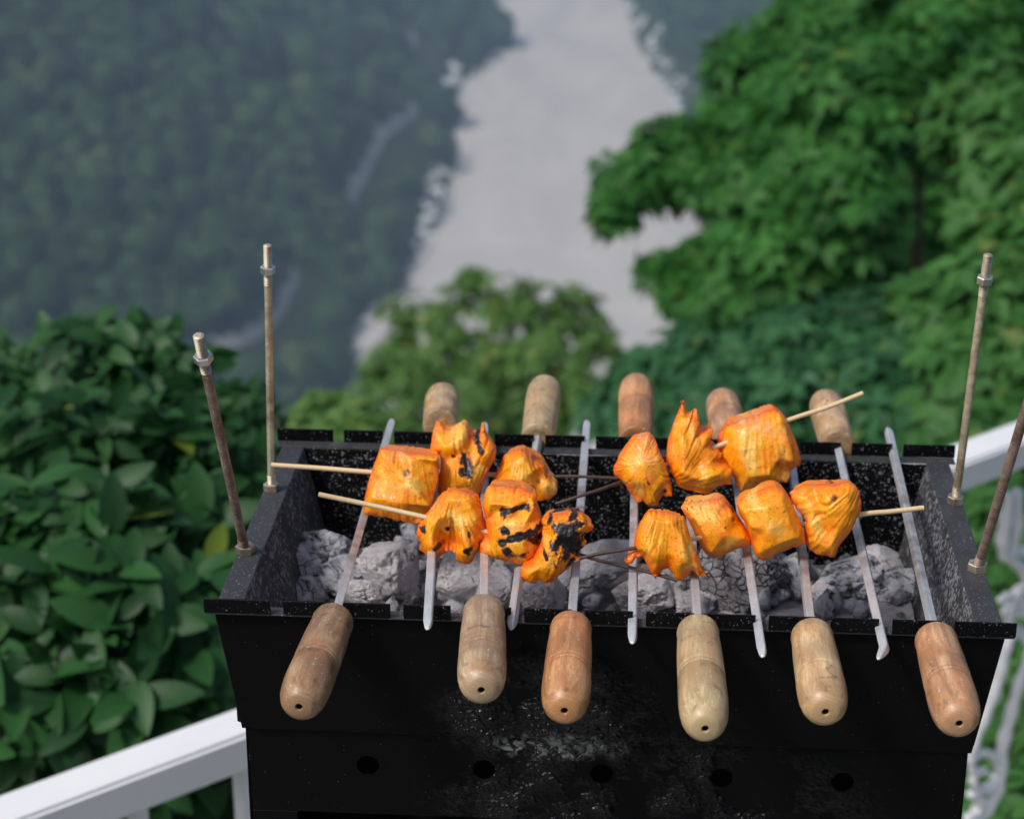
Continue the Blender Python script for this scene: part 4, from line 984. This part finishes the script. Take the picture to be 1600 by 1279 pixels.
chunk('pineapple_chunk', 'toothed yellow pineapple chunk fanning downwards, first on the lower left stick', cA,
      [(600, 480), (700, 478), (775, 502), (800, 540), (815, 600), (835, 700), (872, 752), (840, 768), (812, 790), (790, 845), (768, 888), (735, 915), (700, 912), (668, 890), (640, 850), (620, 838), (580, 846), (555, 878), (520, 893), (480, 885), (462, 858), (432, 842), (428, 790), (412, 760), (420, 700), (455, 645), (500, 590), (550, 530)],
      [(620, 530, .010), (720, 530, .010), (560, 640, .012), (500, 720, .010), (520, 820, .012), (600, 770, -.005), (635, 690, .001), (620, 620, .007), (690, 700, .012), (730, 820, .014), (650, 800, -.006), (780, 650, .009), (770, 780, .006), (460, 770, .006), (590, 620, .009)], .066, Z0-.002, .022, (650, 380),
      chars=[(735, 820, 26, 1.3, 1.0, 0), (738, 715, 24, .8, 2.6, 1.4), (548, 805, 26, .95, 1.6, 0), (604, 712, 14, .9), (460, 705, 20, .8), (440, 708, 10, .7), (810, 810, 8, .6)],
      pales=[(640, 650, 60, 1.0, 2, 1.3), (700, 660, 70, .6, 2.5, 1.2), (590, 700, 60, .7, 3, 1.2), (770, 640, 50, .3)], fib=17, amp=.0018, seed=4)
chunk('pineapple_chunk', 'stacked block of pineapple with thick black grill marks, second on the lower left stick', cA,
      [(845, 452), (900, 450), (960, 455), (1060, 468), (1140, 500), (1143, 560), (1145, 585), (1168, 640), (1178, 720), (1160, 800), (1140, 870), (1060, 930), (960, 905), (860, 882), (795, 862), (800, 800), (842, 745), (832, 660), (810, 560), (828, 490)],
      [(860, 480, .002), (1000, 500, .003), (1110, 520, .003), (860, 560, .009), (1000, 570, .010), (1120, 575, .009), (900, 610, .004), (1040, 605, .005), (940, 670, .012), (1060, 690, .013), (1150, 720, .010), (900, 760, .010), (1050, 800, .012), (960, 850, .009), (1080, 880, .008), (860, 830, .005)], .062, Z0-.002, .026, (1000, 1500),
      chars=[(1015, 575, 84, 1.15, 5.5, -.13), (940, 590, 24, .9), (1062, 718, 118, 1.5, 5.2, -.33), (950, 690, 26, 1.2), (932, 765, 26, 1.1, 1.0, .2), (962, 825, 26, .95), (1120, 770, 50, .9, 3, .9), (1000, 848, 60, .5, 2.2, -.2), (1060, 850, 30, .7), (1150, 755, 26, 1.0)],
      pales=[(980, 660, 60, .9, 2, -.3), (1100, 790, 40, .5), (1000, 740, 50, .4)], fib=30, seed=5, blocky=True)
chunk('pineapple_chunk', 'badly charred ragged pineapple chunk, last on the lower left stick', cA,
      [(1165, 645), (1215, 625), (1280, 612), (1345, 603), (1405, 615), (1440, 650), (1487, 690), (1478, 715), (1440, 740), (1418, 756), (1445, 785), (1430, 815), (1405, 835), (1392, 860), (1412, 878), (1395, 900), (1352, 915), (1338, 955), (1300, 960), (1270, 990), (1240, 1020), (1212, 1047), (1180, 1035), (1150, 1008), (1130, 1030), (1085, 1022), (1045, 990), (1042, 935), (1105, 905), (1130, 860), (1160, 800), (1172, 730)],
      [(1210, 680, .009), (1330, 650, .008), (1430, 680, .008), (1260, 740, .011), (1340, 760, .010), (1220, 850, .013), (1170, 930, .008), (1230, 960, .010), (1300, 880, .011), (1100, 970, .007), (1350, 840, .003), (1390, 780, .006), (1290, 800, .006)], .050, Z0-.006, .022, (1350, 560),
      chars=[(1310, 730, 90, 1.2, 2.0, -.9), (1350, 790, 85, 1.3, 1.6, -1.0), (1290, 690, 40, .8), (1240, 668, 16, .9), (1400, 670, 40, .9, 3, 0), (1360, 630, 30, .9, 2, -.3), (1395, 860, 36, 1.1), (1190, 845, 26, .8, 1.8, 1.2), (1340, 920, 45, .9, 2.4, -1.0), (1250, 900, 24, .5, 3, 1.2), (1215, 655, 20, .8, 2, -1), (1420, 765, 24, .9), (1300, 860, 30, .6, 2.6, -1.0)],
      pales=[(1200, 780, 50, .5, 2, 1.3), (1215, 880, 40, .4)], fib=18, seed=6)
chunk('pineapple_chunk', 'five sided pineapple chunk with a shiny top, leftmost on the upper right stick', cB,
      [(205, 385), (250, 370), (308, 362), (345, 400), (385, 500), (425, 590), (442, 720), (425, 712), (400, 718), (385, 705), (345, 765), (290, 762), (272, 735), (245, 752), (215, 720), (200, 690), (150, 620), (105, 580), (104, 535), (140, 480), (175, 430)],
      [(230, 410, .004), (300, 395, .004), (270, 470, .009), (270, 545, .012), (355, 500, .008), (180, 520, .009), (200, 620, .010), (300, 640, .012), (400, 620, .006), (340, 690, .010)], .160, Z0, .024, (265, 480),
      chars=[(395, 688, 14, 0.48, 1, 0), (300, 600, 24, 0.45, 3.5, 1.1), (272, 540, 8, 0.48)], pales=[(250, 660, 60, .6, 3, 1.4), (180, 620, 14, .8), (200, 500, 50, .3)], sugar=[(300, 440, 110, 1.0, 2, 1.2)], fib=13, amp=.0016, seed=7)
chunk('pineapple_chunk', 'crown shaped pineapple chunk with tall spikes, second on the upper right stick', cB,
      [(486, 160), (502, 185), (510, 215), (527, 246), (552, 214), (580, 218), (584, 260), (592, 300), (588, 345), (630, 334), (672, 324), (674, 360), (665, 410), (655, 440), (690, 448), (722, 460), (726, 490), (700, 515), (740, 530), (778, 548), (782, 590), (776, 645), (740, 650), (700, 662), (650, 702), (570, 697), (500, 675), (470, 660), (445, 600), (428, 555), (404, 500), (412, 420), (416, 360), (440, 300), (462, 240), (478, 190)],
      [(490, 240, .005), (545, 270, .005), (480, 360, .010), (560, 350, .007), (630, 370, .005), (500, 460, .013), (600, 440, .007), (660, 480, .006), (580, 540, .006), (700, 580, .010), (620, 620, .011), (500, 580, .013), (740, 600, .006), (640, 540, .009)], .172, Z0+.001, .022, (420, 640),
      chars=[(712, 470, 11, 0.40), (590, 370, 7, 0.30)], pales=[(560, 340, 60, .5, 3, 1.3), (690, 660, 30, .5), (450, 450, 50, .3)], fib=12, amp=.0016, seed=8)
chunk('pineapple_chunk', 'biggest block of pineapple with a pale dusted top, rightmost on the upper right stick', cB,
      [(738, 300), (800, 288), (880, 262), (960, 228), (1020, 211), (1068, 238), (1090, 275), (1108, 320), (1140, 390), (1160, 450), (1169, 500), (1168, 542), (1115, 560), (1108, 600), (1090, 632), (1000, 642), (900, 665), (822, 685), (800, 640), (790, 600), (752, 562), (715, 520), (690, 450), (688, 400), (704, 345)],
      [(790, 325, .010), (900, 310, .012), (1060, 262, .009), (735, 420, .005), (820, 450, .014), (920, 430, .014), (1100, 400, .012), (1130, 510, .009), (870, 600, .011), (990, 590, .012), (1040, 500, .012), (1040, 545, .006), (800, 560, .006)], .186, Z0+.004, .030, (900, -500),
      chars=[(1044, 520, 27, 0.35, 4.5, 1.2), (1075, 428, 5, 0.48), (985, 600, 5, 0.48), (1135, 445, 5, 0.48)], pales=[(870, 440, 110, .9, 2.6, 1.35), (1060, 430, 60, .5, 2, 1.2), (850, 660, 50, .5, 2, 0), (1080, 600, 25, .5)], sugar=[(900, 285, 200, .9, 5, .24)], fib=44, amp=.0016, seed=9, blocky=True)
chunk('pineapple_chunk', 'claw like pineapple chunk with ragged hanging points, leftmost on the lower right stick', cB,
      [(300, 795), (350, 790), (400, 795), (455, 810), (508, 825), (525, 870), (545, 930), (560, 990), (578, 1045), (600, 1090), (622, 1140), (648, 1186), (620, 1178), (590, 1172), (565, 1140), (548, 1130), (520, 1165), (490, 1188), (462, 1180), (440, 1145), (415, 1112), (385, 1120), (362, 1150), (342, 1171), (325, 1145), (305, 1100), (270, 1050), (235, 1058), (210, 1088), (178, 1090), (165, 1068), (190, 1045), (235, 1020), (222, 985), (240, 920), (262, 850)],
      [(330, 840, .010), (440, 850, .010), (300, 930, .011), (400, 940, .009), (490, 930, .011), (330, 1020, .012), (430, 1030, .007), (350, 1090, .008), (500, 1020, .012), (470, 1110, .009), (540, 1090, .008), (590, 1130, .004), (260, 1010, .007), (205, 1065, .003)], .052, Z0-.005, .020, (420, 560),
      chars=[(175, 1075, 11, 0.48), (300, 990, 5, 0.30)], pales=[(530, 1010, 40, .8), (300, 960, 40, .4, 3, 1.2), (540, 1100, 30, .5)], fib=18, amp=.0018, seed=10)
chunk('pineapple_chunk', 'small tilted pineapple block with toasted top specks, second on the lower right stick', cB,
      [(482, 772), (500, 755), (530, 745), (620, 742), (670, 730), (710, 722), (740, 742), (765, 775), (800, 815), (835, 865), (870, 915), (897, 962), (886, 990), (830, 1002), (780, 1020), (730, 1042), (690, 1062), (655, 1055), (625, 1040), (600, 1000), (575, 950), (550, 895), (520, 840), (500, 805)],
      [(540, 780, .004), (700, 745, .004), (560, 830, .011), (680, 830, .013), (770, 820, .009), (620, 930, .013), (740, 920, .014), (850, 950, .009), (660, 1030, .009), (780, 990, .008)], .084, Z0-.001, .024, (300, 300),
      chars=[(742, 850, 11, 0.48, 2.0, -.3), (785, 832, 15, 0.48, 1.4, .9), (550, 775, 7, 0.48), (600, 770, 7, 0.48), (650, 800, 6, 0.48), (520, 790, 8, 0.48)], pales=[(600, 790, 90, .6, 3, .1), (760, 960, 50, .4)], sugar=[(650, 760, 100, .6, 3, .1)], fib=40, seed=11, blocky=True)
chunk('pineapple_chunk', 'square pineapple block with a buttery top edge, third on the lower right stick', cB,
      [(794, 742), (840, 720), (900, 700), (950, 668), (990, 655), (1030, 652), (1082, 682), (1105, 720), (1130, 770), (1165, 850), (1190, 920), (1197, 985), (1150, 1000), (1110, 1010), (1050, 1035), (1000, 1062), (955, 1085), (925, 1065), (900, 1035), (885, 970), (862, 905), (840, 850), (812, 800)],
      [(850, 745, .004), (960, 700, .004), (840, 790, .009), (960, 770, .013), (1060, 730, .010), (880, 880, .010), (980, 900, .014), (1110, 860, .011), (930, 1030, .008), (1050, 980, .011), (1150, 940, .009)], .080, Z0-.002, .026, (1100, -200),
      chars=[(895, 774, 11, 0.48, 2.4, -.1), (1074, 772, 6, 0.48), (1120, 770, 21, 0.35, 3, -1.1)], pales=[(1020, 860, 60, .5, 1.5, .5), (880, 720, 70, .8, 3, .4)], fib=34, seed=12, blocky=True)
chunk('pineapple_chunk', 'fan shaped pineapple chunk, rightmost of all on the lower right stick', cB,
      [(1106, 690), (1140, 668), (1185, 653), (1240, 652), (1300, 648), (1380, 648), (1450, 642), (1475, 662), (1493, 690), (1505, 740), (1512, 790), (1500, 830), (1488, 865), (1465, 900), (1435, 930), (1410, 965), (1388, 1000), (1378, 1030), (1362, 1062), (1320, 1050), (1290, 1045), (1250, 1035), (1215, 1020), (1200, 980), (1192, 910), (1165, 830), (1140, 780), (1118, 730)],
      [(1180, 700, .006), (1300, 700, .012), (1420, 690, .010), (1240, 780, .008), (1330, 780, .012), (1450, 780, .011), (1220, 900, .008), (1300, 900, .006), (1380, 900, .009), (1260, 980, .009), (1340, 1010, .007), (1280, 760, .005)], .088, Z0-.001, .024, (1560, 560),
      chars=[(1350, 692, 17, 0.48, 1.2, .2), (1265, 845, 5, 0.48), (1300, 790, 14, 0.40)], pales=[(1270, 880, 60, .6, 2.6, 1.2), (1200, 800, 50, .4)], fib=14, amp=.0018, seed=13)

# ================================================================== BAMBOO STICKS
m_bam = mat_bamboo()
def stick(label, pts, burn, r=.00165):
    """pts: (px, py, y world). burn: burnt amount at each control point"""
    C = catmull([oy(px, py, y) for px, py, y in pts], 10); n = len(C)
    b = np.interp(np.linspace(0, 1, n), np.linspace(0, 1, len(burn)), burn)
    rr = [r*(1-.28*x+.06*math.sin(i*1.9)*x) for i, x in enumerate(b)]
    bm = bmesh.new(); tube(bm, C, rr, 10)
    o = obj('bamboo_stick', bm, m_bam, smooth=True); me = o.data
    att = me.attributes.new('burn', 'FLOAT', 'POINT'); att.data.foreach_set('value', np.repeat(b, 10).astype(np.float32))
    try: me.set_sharp_from_angle(angle=math.radians(60))
    except Exception: pass
    tag(o, label, 'bamboo stick', 'bamboo sticks through the pineapple')
stick('bamboo stick of the top left row, its pale end beside the rear left rod', [(424, 726, .150), (500, 731, .150), (590, 738, .148), (680, 742, .165), (760, 741, .168), (855, 744, .172), (900, 744, .172), (965, 747, .172)], [0, 0, 0, .05, .1, .9, 1, 1])
stick('bamboo stick of the lower left row, slanting down to a charred right end', [(498, 772, .082), (580, 789, .080), (665, 808, .076), (800, 840, .072), (890, 862, .066), (940, 876, .062), (1000, 890, .058), (1058, 906, .052)], [0, 0, 0, .05, .6, 1, 1, 1])
stick('bamboo stick of the upper right row with a splintered pale end raised to the right', [(868, 787, .150), (905, 775, .152), (945, 762, .158), (985, 747, .170), (1045, 724, .182), (1120, 697, .190), (1235, 655, .205), (1290, 637, .212), (1348, 614, .220)], [1, 1, .95, .45, .12, 0, 0, 0, 0])
stick('bamboo stick of the lower right row with a burnt left end', [(905, 872, .055), (940, 864, .056), (985, 857, .058), (1050, 846, .064), (1110, 838, .088), (1200, 828, .098), (1340, 804, .104), (1390, 799, .108), (1443, 793, .112)], [1, 1, .9, .3, .05, 0, 0, 0, 0])
